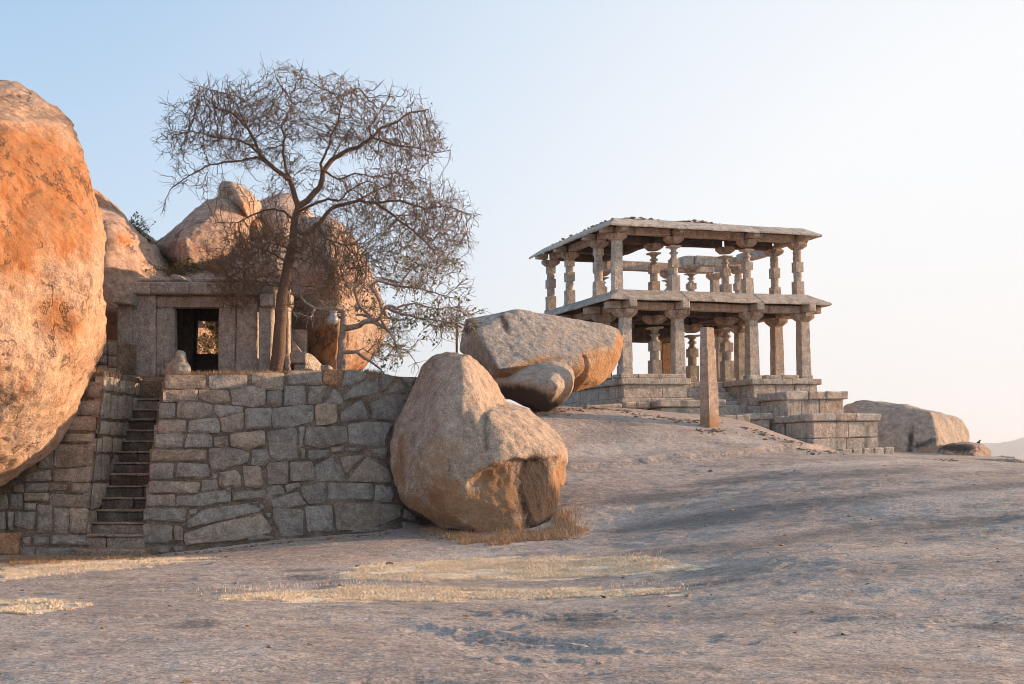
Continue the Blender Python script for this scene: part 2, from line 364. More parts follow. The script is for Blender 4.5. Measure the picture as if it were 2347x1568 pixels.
def ell(u, v, items):
    m = np.zeros_like(u)
    for it in items:
        cu, cw, ru, rv, ang = it[:5]; k = it[5] if len(it) > 5 else 1.0
        c, s = math.cos(math.radians(ang)), math.sin(math.radians(ang)); du, dv = u-cu, v-cw
        a = (du*c+dv*s)/ru; b = (-du*s+dv*c)/rv
        m = np.maximum(m, k*np.exp(-(a*a+b*b)*.9))
    return m
def inpoly(u, v, poly):
    r = np.zeros(len(u), bool); n = len(poly)
    for i in range(n):
        (x1, y1), (x2, y2) = poly[i], poly[(i+1) % n]
        if y1 == y2: continue
        c = ((y1 > v) != (y2 > v)) & (u < (x2-x1)*(v-y1)/(y2-y1)+x1); r ^= c
    return r
G_POLY = [[(770,1326),(840,1297),(1000,1283),(1230,1279),(1480,1276),(1560,1290),(1600,1301),(1500,1314),(1350,1324),(1100,1331),(950,1334)],
          [(480,1376),(600,1356),(700,1352),(850,1343),(1050,1349),(1200,1353),(1480,1345),(1570,1350),(1540,1361),(1300,1371),(1000,1378),(700,1380)],
          [(0,1300),(200,1284),(420,1280),(520,1282),(420,1290),(300,1304),(150,1316),(0,1334)],
          [(0,1384),(110,1378),(215,1384),(160,1394),(100,1406),(0,1410)]]
G_BROWN = [[(0,1276),(100,1272),(330,1272),(360,1282),(250,1288),(100,1296),(0,1304)],
           [(960,1218),(1030,1212),(1130,1214),(1230,1206),(1290,1176),(1330,1200),(1355,1220),(1310,1236),(1150,1253),(1060,1250)]]
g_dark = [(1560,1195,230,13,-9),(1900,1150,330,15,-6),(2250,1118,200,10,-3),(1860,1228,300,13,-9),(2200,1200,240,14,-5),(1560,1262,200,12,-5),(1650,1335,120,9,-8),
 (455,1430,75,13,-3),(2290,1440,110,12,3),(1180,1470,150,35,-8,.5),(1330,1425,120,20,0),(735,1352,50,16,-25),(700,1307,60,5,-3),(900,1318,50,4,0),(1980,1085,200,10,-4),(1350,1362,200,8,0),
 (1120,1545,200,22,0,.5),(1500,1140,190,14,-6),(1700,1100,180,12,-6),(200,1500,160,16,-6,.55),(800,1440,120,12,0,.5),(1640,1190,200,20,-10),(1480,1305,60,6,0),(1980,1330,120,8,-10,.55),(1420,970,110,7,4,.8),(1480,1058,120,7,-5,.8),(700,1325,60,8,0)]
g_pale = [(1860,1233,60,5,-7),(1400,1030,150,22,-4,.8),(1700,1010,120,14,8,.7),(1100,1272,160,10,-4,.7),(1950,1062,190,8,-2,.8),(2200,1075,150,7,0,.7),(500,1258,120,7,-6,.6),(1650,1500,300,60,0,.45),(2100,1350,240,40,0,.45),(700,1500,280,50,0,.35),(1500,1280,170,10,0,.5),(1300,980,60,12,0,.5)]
def build_ground():
    ang = np.concatenate([np.linspace(-90, -34, 60, endpoint=False), np.linspace(-34, 34, 760, endpoint=False), np.linspace(34, 90, 61)])
    rr = np.concatenate([np.geomspace(2.0, 7.0, 30, endpoint=False), np.geomspace(7.0, 60, 620, endpoint=False), np.geomspace(60, 12000, 100)])
    A, R = np.meshgrid(np.radians(ang), rr); x = (np.sin(A)*R).ravel(); y = (np.cos(A)*R-1.0).ravel()
    z = terr_n(x, y); u, v = proj(np.c_[x, y, z])
    st = np.zeros((len(x), 3)); vis = (y > 5) & (y < 75)
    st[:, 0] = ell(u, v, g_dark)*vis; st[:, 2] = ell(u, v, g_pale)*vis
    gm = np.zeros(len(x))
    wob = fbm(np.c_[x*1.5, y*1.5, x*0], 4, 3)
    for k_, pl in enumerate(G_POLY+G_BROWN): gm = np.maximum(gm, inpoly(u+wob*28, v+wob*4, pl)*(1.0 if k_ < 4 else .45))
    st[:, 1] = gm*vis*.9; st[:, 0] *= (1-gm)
    nr, nc = R.shape; idx = np.arange(nr*nc).reshape(nr, nc)
    F = np.stack([idx[:-1, :-1], idx[:-1, 1:], idx[1:, 1:], idx[1:, :-1]], -1).reshape(-1, 4)[:, ::-1]
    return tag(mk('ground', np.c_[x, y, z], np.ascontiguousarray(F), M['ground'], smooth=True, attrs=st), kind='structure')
build_ground()
# ground behind the camera
bk = []; F_ = []
gx = np.linspace(-400, 400, 41); gy = np.linspace(-400, -.9, 30)
X_, Y_ = np.meshgrid(gx, gy); Z_ = terr(X_.ravel(), Y_.ravel())-.03
idx = np.arange(X_.size).reshape(X_.shape); F_ = np.stack([idx[:-1, :-1], idx[:-1, 1:], idx[1:, 1:], idx[1:, :-1]], -1).reshape(-1, 4)
tag(mk('ground', np.c_[X_.ravel(), Y_.ravel(), Z_], np.ascontiguousarray(F_), M['ground'], smooth=True, attrs=np.zeros((X_.size, 3))), kind='structure')

def build_hills():
    for k, (Y, vt, u0, u1, sd) in enumerate(((6500, 1003, 2120, 2800, 3), (8600, 1024, 1500, 3600, 9))):
        n = 90; us = np.linspace(u0, u1, n); V = []; rows = 15
        for j in range(rows):
            f = 2*j/(rows-1)-1; prof = math.cos(f*math.pi/2)
            for i, uu in enumerate(us):
                s = i/(n-1); env = math.sin(math.pi*s)**.5
                top = P(uu, vt, Y).z
                hgt = -13+(top+13)*env*(1+.13*float(fbm([[uu*.02, 0, sd]], 4, sd)[0]))*prof
                p = P(uu, 1048, Y-f*1200); V.append((p.x, p.y, hgt-.01+9*float(vnoise([[uu*.05, f*6, sd]], 4)[0])*f))
        idx = np.arange(rows*n).reshape(rows, n); F = np.stack([idx[:-1, :-1], idx[1:, :-1], idx[1:, 1:], idx[:-1, 1:]], -1).reshape(-1, 4)
        tag(mk('hill', V, np.ascontiguousarray(F), M['hill'], smooth=True), kind='structure')
build_hills()
# ------------------------------------------------------------------ block and rock makers
def hexa(c, nseg=(1, 1, 1), bevel=.03, jit=.008, seed=0, jf=3.0):
    """a worked stone from 8 corners: c[i][j][k] (i along, j depth, k up); edges worn, faces slightly uneven"""
    c = np.array([[[tuple(c[i][j][k]) for k in (0, 1)] for j in (0, 1)] for i in (0, 1)], float)
    L = [np.linalg.norm(c[1, 0, 0]-c[0, 0, 0]), np.linalg.norm(c[0, 1, 0]-c[0, 0, 0]), np.linalg.norm(c[0, 0, 1]-c[0, 0, 0])]
    ps = []
    for k in range(3):
        b = min(bevel/max(L[k], 1e-4), .3)
        ps.append([0.0, b]+[b+(1-2*b)*(i+1)/nseg[k] for i in range(nseg[k]-1)]+[1-b, 1.0])
    n = [len(q) for q in ps]; ids = {}; V = []; F = []
    def vid(i, j, k):
        if (i, j, k) in ids: return ids[(i, j, k)]
        q = [ps[0][i], ps[1][j], ps[2][k]]; ex = [i in (0, n[0]-1), j in (0, n[1]-1), k in (0, n[2]-1)]
        if sum(ex) >= 2:
            for a in range(3):
                if ex[a]:
                    m = min(bevel/max(L[a], 1e-4), .3)*.42; q[a] = m if q[a] < .5 else 1-m
        s, t, r = q
        p = 0
        for a in (0, 1):
            for b in (0, 1):
                for d in (0, 1): p = p+c[a, b, d]*(s if a else 1-s)*(t if b else 1-t)*(r if d else 1-r)
        ids[(i, j, k)] = len(V); V.append(p); return ids[(i, j, k)]
    for ax in range(3):
        o = [a for a in range(3) if a != ax]
        for side in (0, n[ax]-1):
            for a in range(n[o[0]]-1):
                for b in range(n[o[1]]-1):
                    q = []
                    for da, db in ((0, 0), (1, 0), (1, 1), (0, 1)):
                        i = [0, 0, 0]; i[ax] = side; i[o[0]] = a+da; i[o[1]] = b+db; q.append(vid(*i))
                    if (side == 0) == (ax != 1): q = q[::-1]
                    F.append(q)
    V = np.array(V)
    if jit: V = V+jit*np.stack([fbm(V*jf+s_*9.7, 2, seed+s_) for s_ in range(3)], -1)
    cc = V.mean(0)
    for q in F:
        p0, p1, p2 = V[q[0]], V[q[1]], V[q[2]]; nn = np.cross(p1-p0, p2-p0)
        if np.dot(nn, (p0+p1+p2)/3-cc) < 0: q.reverse()
    return V, F
def join(parts):
    V = []; F = []; o = 0
    for v, f in parts:
        V.append(np.asarray(v)); F += [[i+o for i in q] for q in f]; o += len(v)
    return np.vstack(V), F

def hull_pts(pts, r=0.0, n=2):
    bm = bmesh.new(); pts = [Vector(p) for p in pts]
    if r:
        c = sum(pts, Vector())/len(pts)
        bs = bmesh.new(); bmesh.ops.create_icosphere(bs, subdivisions=1, radius=r); sv = [v.co.copy() for v in bs.verts]; bs.free()
        for p in pts:
            q = p-(p-c).normalized()*r
            for s in sv: bm.verts.new(q+s)
    else:
        for p in pts: bm.verts.new(p)
    res = bmesh.ops.convex_hull(bm, input=bm.verts)
    junk = [g for g in res['geom_interior']+res['geom_unused'] if isinstance(g, bmesh.types.BMVert)]
    bmesh.ops.delete(bm, geom=list(set(junk)), context='VERTS')
    bmesh.ops.recalc_face_normals(bm, faces=bm.faces)
    bm.verts.index_update()
    V = [tuple(v.co) for v in bm.verts]; F = [[v.index for v in f.verts] for f in bm.faces]; bm.free(); return V, F
def rock(name, hulls, mat, label=None, cat='boulder', voxel=.09, smooth=3, amp=.06, scale=.6, lips=0.0, fine=.015, r=.35, paint=None, seed=0, parent=None, group=None, post=None, cutters=()):
    V, F = join([hull_pts(h, rr) for h, rr in [(h if isinstance(h, tuple) and isinstance(h[1], float) else (h, r)) for h in hulls]])
    me = bpy.data.meshes.new('tmp'); me.from_pydata([tuple(p) for p in V], [], F); o = bpy.data.objects.new('tmp', me); COL.objects.link(o)
    m = o.modifiers.new('r', 'REMESH'); m.mode = 'VOXEL'; m.voxel_size = voxel
    cuts = []
    for h, rr in cutters:
        cv_, cf_ = hull_pts(h, rr); cm = bpy.data.meshes.new('cut'); cm.from_pydata(cv_, [], cf_); co = bpy.data.objects.new('cut', cm); COL.objects.link(co); cuts.append(co)
        bo = o.modifiers.new('b', 'BOOLEAN'); bo.operation = 'DIFFERENCE'; bo.object = co; bo.solver = 'FAST' if hasattr(bo, 'solver') else None
        m2 = o.modifiers.new('r', 'REMESH'); m2.mode = 'VOXEL'; m2.voxel_size = voxel
    dg = bpy.context.evaluated_depsgraph_get(); ev = o.evaluated_get(dg); em = ev.to_mesh()
    nv = len(em.vertices); V = np.empty(nv*3); em.vertices.foreach_get('co', V); V = V.reshape(-1, 3)
    nl = len(em.loops); L = np.empty(nl, np.int32); em.loops.foreach_get('vertex_index', L); F = L.reshape(-1, 4) if nl == 4*len(em.polygons) else None
    if F is None: F = np.array([list(p.vertices) if len(p.vertices) == 4 else list(p.vertices)+[p.vertices[-1]] for p in em.polygons])
    ne = len(em.edges); E = np.empty(ne*2, np.int32); em.edges.foreach_get('vertices', E); E = E.reshape(-1, 2)
    ev.to_mesh_clear()
    for q in [o]+cuts:
        d_ = q.data; bpy.data.objects.remove(q); bpy.data.meshes.remove(d_)
    deg = np.bincount(E.ravel(), minlength=nv)[:, None]
    def lap(V):
        S = np.stack([np.bincount(E[:, 0], V[E[:, 1], k], nv)+np.bincount(E[:, 1], V[E[:, 0], k], nv) for k in range(3)], -1)
        return S/np.maximum(deg, 1)
    for _ in range(smooth): V = V*.45+lap(V)*.55
    def normals(V):
        a = V[F[:, 2]]-V[F[:, 0]]; b = V[F[:, 3]]-V[F[:, 1]]; fn = np.cross(a, b)
        N = np.stack([sum(np.bincount(F[:, i], fn[:, k], nv) for i in range(4)) for k in range(3)], -1)
        return N/np.maximum(np.linalg.norm(N, axis=1, keepdims=True), 1e-9)
    N = normals(V)
    d = amp*fbm(V*scale, 4, seed)
    if lips:
        q = fbm(V*.55*np.array([1, 1, 1.5])+5, 5, seed+50, .55); d = d+lips*(sst(q, .05, .11)+.8*sst(q, -.35, -.31)+.5*sst(q, .40, .44)-1.1)
        q2 = fbm(V*1.5+9, 4, seed+60, .55); d = d+lips*.35*(sst(q2, .15, .22)+sst(q2, -.25, -.2)-1)
    d = d+fine*fbm(V*3.2, 4, seed+9, .6)
    if post is not None: d = d+post(V, *proj(V))
    V = V+N*d[:, None]
    at = np.zeros((nv, 3))
    if paint is not None:
        u, v = proj(V); N = normals(V); front = (N[:, 1] < .35)
        for ch, items in paint.items(): at[:, ch] = np.clip(ell(u, v, items)*front*(2.8 if ch == 0 else 1.3), 0, 1)
    og = (float(V[:, 0].mean()), float(V[:, 1].mean()), float(V[:, 2].min()))
    ob = mk(name, V, F, mat, parent=parent, origin=None if parent else og, smooth=True, attrs=at)
    if label: tag(ob, label, cat, group)
    return ob
def pts(conv, lst): return [P(*conv(x, y), Y) for x, y, Y in lst]
def outl(conv, lst, Y, back, bs=.7, front=None):
    """closed boulder volume: rim seen against what is behind, a rear shrunk rim, and optional front points"""
    rim = [P(*conv(p[0], p[1]), p[2] if len(p) > 2 else Y) for p in lst]
    c = sum(rim, Vector())/len(rim); r2 = [Vector((c.x+(p.x-c.x)*bs, p.y+back, c.z+(p.z-c.z)*bs-.1)) for p in rim]
    return rim+r2+(pts(conv, front) if front else [])

# ------------------------------------------------------------------ rubble masonry
class Plane:
    def __init__(s, a, b, c):
        s.o = Vector(a); s.n = (Vector(b)-s.o).cross(Vector(c)-s.o).normalized()
        if s.n.y > 0: s.n = -s.n
    def hit(s, u, v, off=0.0):
        p = P(u, v, 10.0); C = Vector((0, 0, EYE)); d = p-C; t = (s.o+s.n*off-C).dot(s.n)/d.dot(s.n); return C+d*t
def chaikin(p, k=.2):
    r = []
    for i in range(len(p)):
        a, b = p[i], p[(i+1) % len(p)]; r += [a.lerp(b, k), a.lerp(b, 1-k)]
    return r
def stone(poly3, n, rnd, depth=.14, proud=.038, mat=None, parent=None, name='stone', seed=0, grow=1.0):
    c = sum(poly3, Vector())/len(poly3)
    p = chaikin([c+(q-c)*(grow+.015) for q in poly3], .07)
    out = []
    for i in range(len(p)):
        a, b = p[i], p[(i+1) % len(p)]; out.append(a)
        L = (b-a).length; m = int(L/.16)
        for k in range(1, m+1): out.append(a.lerp(b, k/(m+1)))
    N = len(out); size = sum((q-c).length for q in out)/N
    tn = (out[0]-c).normalized(); bt = n.cross(tn)
    def w(q, s): return q+(tn*rnd.uniform(-1, 1)+bt*rnd.uniform(-1, 1))*s
    tilt = n.cross(tn)*rnd.uniform(-.09, .09)+tn*rnd.uniform(-.09, .09); pr = proud*rnd.uniform(.6, 1.5)
    r1 = [w(q, .010) for q in out]
    r0 = [q-n*depth for q in r1]
    def lift(q, h): return q+n*(h+(q-c).dot(tilt))
    ins = min(.055/size, .3)
    r2 = [lift(w(c+(q-c)*(1-ins), .008), pr*rnd.uniform(.55, .95)) for q in r1]
    r3 = [lift(w(c+(q-c)*.62, .02), pr*rnd.uniform(.7, 1.35)) for q in r1]
    V = r0+r1+r2+r3+[lift(c, pr*rnd.uniform(.9, 1.4))]; F = []
    for k in range(3):
        for i in range(N): j = (i+1) % N; F.append([k*N+i, k*N+j, (k+1)*N+j, (k+1)*N+i])
    for i in range(N): F.append([3*N+i, 3*N+(i+1) % N, 4*N])
    if sum(((out[i]-c).cross(out[(i+1) % N]-c) for i in range(N)), Vector()).dot(n) < 0: F = [f[::-1] for f in F]
    return mk(name, V, F, mat, parent, smooth=True, angle=math.radians(24))

rnd = random.Random(7)
# ---- main retaining wall
WP = Plane(P(330, 1272, 25), P(960, 1225, 28), P(378, 862, 26.0))
wall = empty('retaining_wall', P(620, 1240, 26.4), 'long retaining wall of large uneven granite blocks between the steps and the leaning boulder', 'wall')
mw = [c1(985, 1440), c1(990, 1370), c1(1008, 1110), c1(1030, 930), c1(1050, 720), c1(1075, 600), c1(1098, 400), c1(1128, 300), c1(1143, 200), c1(1740, 198), c1(1960, 178),
      c2(600, 160), c2(760, 160), c2(860, 195), c2(935, 185), c2(960, 172), c2(1050, 210), c2(1200, 212), (990, 866), (1040, 900), (1090, 1245), (1000, 1240), c2(1000, 1300), c2(250, 1330), c1(1250, 1470)]
fr = [WP.hit(u, v) for u, v in mw]
core_v = [p-WP.n*.055 for p in fr]+[p-WP.n*1.3+Vector((0, .3, 0)) for p in fr]; nF = len(fr)
# mortar face: fine triangulated grid so the joints are uneven
def mortar(name, plane, poly2, parent, mat, step=9, rec=.025, thick=1.3, seed=0, sh=.3):
    us = [p[0] for p in poly2]; vs_ = [p[1] for p in poly2]; u = np.arange(min(us)-step, max(us)+step*2, step); v = np.arange(min(vs_)-step, max(vs_)+step*2, step)
    U, W = np.meshgrid(u, v); cu, cw = (U[:-1, :-1]+step/2).ravel(), (W[:-1, :-1]+step/2).ravel(); ins = inpoly(cu, cw, poly2).reshape(U.shape[0]-1, -1)
    pt = np.array([tuple(plane.hit(a, b)) for a, b in zip(U.ravel(), W.ravel())]); nn = np.array(plane.n)
    pt = pt+nn*(-rec+.03*fbm(pt*3.5, 4, seed))[:, None]; idx = np.arange(U.size).reshape(U.shape)
    F = [[int(idx[i, j]), int(idx[i+1, j]), int(idx[i+1, j+1]), int(idx[i, j+1])] for i in range(ins.shape[0]) for j in range(ins.shape[1]) if ins[i, j]]
    mk(name, pt, F, mat, parent, smooth=True)
    fr = [plane.hit(a, b) for a, b in poly2]; n = len(fr)
    V = [p-plane.n*(rec+.05) for p in fr]+[p+Vector((sh, thick, -.05)) for p in fr]
    G = [list(range(n)), list(range(2*n-1, n-1, -1))]+[[i, i+n, (i+1) % n+n, (i+1) % n] for i in range(n)]
    mk('wall_core', V, G, mat, parent)
mortar('mortar', WP, mw, wall, M['mortar'], seed=3)
S1 = """1145,198 1420,198 1422,290 1140,290|1448,198 1712,198 1708,275 1680,292 1470,295 1448,270|1745,180 1962,180 1955,300 1925,305 1790,285 1740,250|1130,305 1365,295 1370,375 1128,385
1378,300 1580,300 1590,380 1470,392 1375,350|1598,300 1740,268 1838,295 1830,400 1770,420 1610,400|1848,305 1955,310 1945,405 1900,420 1845,390|1105,395 1212,390 1208,490 1100,492
1228,378 1300,375 1468,400 1460,470 1370,498 1225,490|1488,402 1680,415 1675,455 1530,490 1485,455|1700,425 1878,430 1872,560 1700,572|1890,430 2060,405 2168,408 2165,515 2000,560 1900,568 1882,500
1098,512 1285,508 1283,595 1095,600|1310,510 1500,492 1525,560 1515,600 1305,595|1525,495 1690,450 1680,570 1600,590 1540,585|1082,605 1262,598 1260,695 1078,698|1298,603 1440,602 1468,625 1462,692 1275,697
1482,625 1575,620 1578,692 1485,697|1590,605 1830,580 1835,680 1720,715 1600,690|1848,585 2050,560 2060,780 1930,790 1870,760|2070,558 2110,555 2092,690 2072,690|1058,715 1425,712 1422,790 1052,792
1448,702 1620,700 1722,735 1710,800 1530,855 1465,850 1450,790|1742,715 1848,708 1865,790 1830,825 1745,820|1045,808 1205,812 1190,905 1150,915 1040,910|1232,802 1430,815 1450,850 1445,895 1380,915 1215,905
1520,870 1630,855 1665,900 1665,970 1560,985 1515,960|1678,825 1800,830 1825,955 1790,975 1700,965|1850,810 1995,788 1990,950 1855,950|2008,798 2160,795 2180,850 2165,925 2010,930|1465,880 1502,880 1500,912 1465,915
1038,930 1385,938 1365,1018 1035,1015|1400,925 1500,918 1508,990 1390,1010|1018,1025 1210,1022 1212,1100 1015,1100|1222,1035 1598,990 1592,1075 1350,1110 1218,1105|1608,1010 1828,992 1825,1045 1612,1070
1840,980 1930,958 1965,985 1958,1020 1860,1050|1975,960 2070,940 2080,970 1990,1010|1880,1060 2060,1005 2115,1090 1985,1120 1890,1110|1002,1120 1280,1122 1290,1150 1275,1210 1000,1205
1300,1210 1400,1130 1795,1075 1828,1110 1780,1145 1390,1235 1305,1255|1310,1130 1365,1122 1360,1155 1315,1165|995,1225 1190,1240 1190,1345 1160,1365 1000,1360|1205,1235 1262,1245 1265,1340 1210,1340
1275,1290 1400,1250 1800,1155 1885,1260 1860,1290 1640,1340 1300,1372 1278,1350|1888,1115 2095,1130 2100,1300 1945,1315 1895,1200|1835,1150 1870,1150 1868,1195 1845,1185|1080,1385 1165,1378 1168,1430 1080,1435|1195,1385 1265,1380 1262,1415 1205,1425
2082,700 2112,705 2108,775 2084,780|1590,1000 1598,985 1600,960 1550,992|1510,995 1500,1005 1400,1015 1480,1000"""
S2 = """330,162 555,165 552,258 330,255|568,175 600,150 700,160 690,240 655,278 600,260 560,235|712,170 740,152 850,180 862,205 740,265 685,268|700,330 780,270 932,188 935,310 712,365|960,175 1050,213 990,290 958,308
1000,310 1080,225 1128,280 1148,310 1060,325|1100,208 1190,217 1160,290 1132,250|305,270 440,265 445,390 300,400|462,270 585,265 560,345 550,385 465,390|575,385 640,285 702,352 692,392 585,398
512,392 658,380 655,510 600,528 515,530|680,450 820,355 860,440 865,492 690,512|872,385 1000,332 1060,320 1140,350 1120,440 1060,498 905,492 895,430|448,545 722,540 728,650 560,688 440,665|735,520 950,508 985,600 980,672 740,670
960,514 1035,522 992,605|462,700 600,700 598,745 500,775 467,760|612,680 700,670 700,710 622,720|712,685 850,690 800,715 718,710|872,692 1000,688 990,760 920,750|512,802 620,747 710,870 698,908 525,908|672,752 800,732 842,742 722,860
727,908 860,742 1005,832 1025,900 1005,920|415,950 570,917 582,1000 570,1053 480,1068 425,1010|602,922 905,928 900,1043 600,1030|915,938 1025,948 1050,1000 1030,1053 912,1045|445,1082 620,1077 635,1238 590,1253 460,1253
640,1052 1100,1075 1090,1150 1000,1190 850,1238 660,1243|1110,1092 1200,1142 1190,1180 1105,1160|1100,1185 1300,1222 1280,1248 1110,1243|1060,400 1110,520 1060,700 1020,700 1040,560|215,330 285,325 280,400 210,395|750,1250 900,1215 1080,1245 1060,1262 760,1262|30,1270 230,1285 225,1300 60,1315"""
def parse(s): return [[tuple(float(a) for a in q.split(',')) for q in w.split()] for ln in s.split('\n') for w in ln.split('|')]
warm1 = {3, 4, 12, 31, 33, 14, 43, 44}
for i, pl in enumerate(parse(S1)):
    stone([WP.hit(*c1(*q)) for q in pl], WP.n, rnd, mat=M['warm' if i in warm1 or rnd.random() < .12 else 'grey'], parent=wall)
for i, pl in enumerate(parse(S2)):
    stone([WP.hit(*c2(*q)) for q in pl], WP.n, rnd, mat=M['orange' if i == 1 else ('warm' if i in (27, 10, 31) or rnd.random() < .12 else 'grey')], parent=wall)
# ---- left flank beside the steps
FP = Plane(P(0, 1276, 24.85), P(207, 1270, 25), P(233, 874, 25.8))
flank = empty('flank_wall', P(110, 1275, 25), 'short block wall left of the steps, its end tucked under the great orange boulder', 'wall')
mf = [(-260, 1290), (205, 1280), c1(612, 1370), c1(628, 1100), c1(640, 930), c1(655, 600), c1(705, 350), c1(707, 240), c1(540, 245), c1(500, 380), c1(300, 660), c1(120, 900), (-10, 1120), (-260, 1130)]
mortar('mortar', FP, mf, flank, M['mortar'], seed=8, sh=-.3)
SF = """535,260 575,245 570,345 525,350|585,248 712,240 708,350 590,345|480,405 510,400 505,460 475,470|525,375 712,372 712,475 520,465|440,485 660,482 660,580 430,575|365,590 425,530 430,575 425,595|340,620 440,605 435,660 345,655
450,605 655,602 652,665 445,660|300,665 370,665 365,840 265,840|380,678 655,675 650,825 375,835|190,880 350,850 360,925 180,930|365,855 640,830 635,935 370,930|90,960 165,950 165,1005 95,1005|175,945 335,940 330,1000 170,1005
340,945 470,955 455,990 335,995|490,945 630,945 628,1015 495,1010|0,1030 50,1020 60,1120 0,1120|70,1020 150,1018 162,1125 70,1120|165,1012 335,1010 330,1070 165,1065|342,1022 640,1025 638,1110 345,1105|-60,1140 35,1145 38,1260 -60,1270
52,1140 92,1145 90,1265 60,1265|105,1140 240,1145 245,1220 215,1265 105,1240|258,1092 365,1100 355,1290 258,1285|372,1115 475,1120 470,1295 370,1280|482,1120 615,1120 612,1285 482,1290|-60,1290 150,1285 120,1440 -60,1440|155,1320 215,1315 210,1370 155,1375
225,1310 340,1320 335,1370 230,1375|350,1305 630,1305 632,1370 350,1375|140,1385 240,1385 235,1465 140,1460|250,1392 600,1388 600,1465 250,1470|470,345 525,352 515,370 480,395|165,1080 250,1080 245,1130 170,1130|-320,1140 -80,1145 -80,1280 -320,1290|-320,1300 -80,1300 -80,1440 -320,1440"""
for i, pl in enumerate(parse(SF)):
    stone([FP.hit(*c1(*q)) for q in pl], FP.n, rnd, mat=M['orange' if i == 26 else ('warm' if i in (4, 9, 25) or rnd.random() < .15 else 'grey')], parent=flank)
# inner side face of the flank, along the steps
XS = -8.93; sd = Vector((1, 0, 0))
def side_y0(z): return 25.02+(z-.05)*.205
zz = .1; r2 = random.Random(21)
while zz < 3.75:
    h = r2.uniform(.34, .62); h = min(h, 3.98-zz); y = side_y0(zz)-.05+r2.uniform(0, .1)
    while y < 28.6:
        L = r2.uniform(.35, .75); y1 = min(y+L, 28.75)
        # staircase hides what lies beneath the treads
        if zz+h > (y-25.0)/.25*.256-.35:
            a = [Vector((XS, y+.02+r2.uniform(0, .04), zz+.012+r2.uniform(0, .03))), Vector((XS, y1-.02, zz+.02+r2.uniform(0, .05))), Vector((XS, y1-.02-r2.uniform(0, .05), zz+h-.02-r2.uniform(0, .04))), Vector((XS, y+.02+.205*h*(y < side_y0(zz)+.1), zz+h-.02-r2.uniform(0, .05)))]
            stone(a, sd, r2, mat=M['sidestone'], parent=flank, proud=.014, depth=.2)
        y = y1
    zz += h
V = []
ys_ = np.linspace(24.95, 28.9, 34); zs_ = np.linspace(-.1, 3.95, 30)
for z in zs_:
    for y in ys_: V.append((XS-.012+.014*float(vnoise([[y*4, z*4, 1]], 3)[0]), y+(z*.205 if y < 25.1 else max(0, z*.205*(1-(y-25.1)/2))), z))
idx = np.arange(len(V)).reshape(len(zs_), -1); F_ = np.stack([idx[:-1, :-1], idx[:-1, 1:], idx[1:, 1:], idx[1:, :-1]], -1).reshape(-1, 4)
mk('mortar', V, np.ascontiguousarray(F_), M['mortar'], flank, smooth=True)

# ---- steps
stair = empty('stone_steps', P(270, 1256, 24.9), 'steep flight of sooty black stone steps rising between the two block walls', 'steps')
NS = 15; zt = lambda k: .19+k*.251
for k in range(NS):
    y0 = 25.0+.25*k; zb, z1 = zt(k), zt(k+1); xl, xr = XS+.0+r2.uniform(-.02, .02), -7.62 if k > 4 else -7.7
    xr = -7.72+.018*k
    cut = xl+(xr-xl)*r2.uniform(.3, .7); two = r2.random() < .35
    spans = [(xl, cut-.01), (cut+.01, xr)] if two else [(xl, xr)]
    for a, b in spans:
        dz = r2.uniform(-.012, .012); dy = r2.uniform(-.02, .02)
        c = [[[(x, y, z) for z in (zb-.06, z1-.05)] for y in (y0+dy+.035, y0+.42)] for x in (a, b)]
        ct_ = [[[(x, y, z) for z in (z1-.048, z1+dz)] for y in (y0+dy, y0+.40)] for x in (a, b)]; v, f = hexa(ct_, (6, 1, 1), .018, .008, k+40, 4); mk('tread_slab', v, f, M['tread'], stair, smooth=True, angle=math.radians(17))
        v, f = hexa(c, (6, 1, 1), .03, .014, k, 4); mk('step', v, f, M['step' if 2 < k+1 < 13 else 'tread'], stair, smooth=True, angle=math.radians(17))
v, f = hexa([[[(x, y, z) for z in (-.22, .17)] for y in (24.62, 25.3)] for x in (-9.06, -7.6)], (5, 1, 1), .04, .015, 5, 3)
mk('bottom_slab', v, f, M['tread'], stair, smooth=True, angle=math.radians(17))
v, f = hexa([[[(x, y, z) for z in (-.2, 3.9)] for y in (28.2, 28.9)] for x in (-9.1, -7.3)], (1, 1, 1), .02, 0); mk('stair_core', v, f, M['mortar'], stair)
for a, b in ((c1(790, 225), c1(930, 268)), (c1(935, 222), c1(1140, 270))):
    p, q = P(a[0], a[1], 28.75), P(b[0], b[1], 28.75)
    v, f = hexa([[[(x, y, z) for z in (q.z, p.z)] for y in (28.7, 29.3)] for x in (p.x, q.x)], (3, 1, 1), .04, .02, 9, 3); mk('top_slab', v, f, M['tread'], stair, smooth=True, angle=math.radians(17))

# ---- terrace behind the walls
def terr_top(x, y):
    x = np.asarray(x, float); y = np.asarray(y, float)
    return 3.80+.085*np.clip(y-26, 0, 4)+.02*np.maximum(y-30, 0)+.05*fbm(np.c_[x*.8, y*.8, x*0], 3, 77)
def wy(x): return np.where(x < -9.12, 25.85, np.where(x < -7.35, 28.85, 26.12+(x+7.6)*.535+.1))
xs = np.arange(-22, -1.9, .2); js = np.linspace(0, 1, 70)
Vt = []; 
for j in js:
    for x in xs:
        y0 = float(wy(np.array([x]))[0]); ye = 46 if x < -4.2 else 46-(x+4.2)*6.3
        y = y0+(ye-y0)*j**1.5; Vt.append((x, y, 0))
Vt = np.array(Vt); Vt[:, 2] = terr_top(Vt[:, 0], Vt[:, 1])
nx = len(xs); idx = np.arange(len(Vt)).reshape(len(js), nx)
F_ = np.stack([idx[:-1, :-1], idx[:-1, 1:], idx[1:, 1:], idx[1:, :-1]], -1).reshape(-1, 4).tolist()
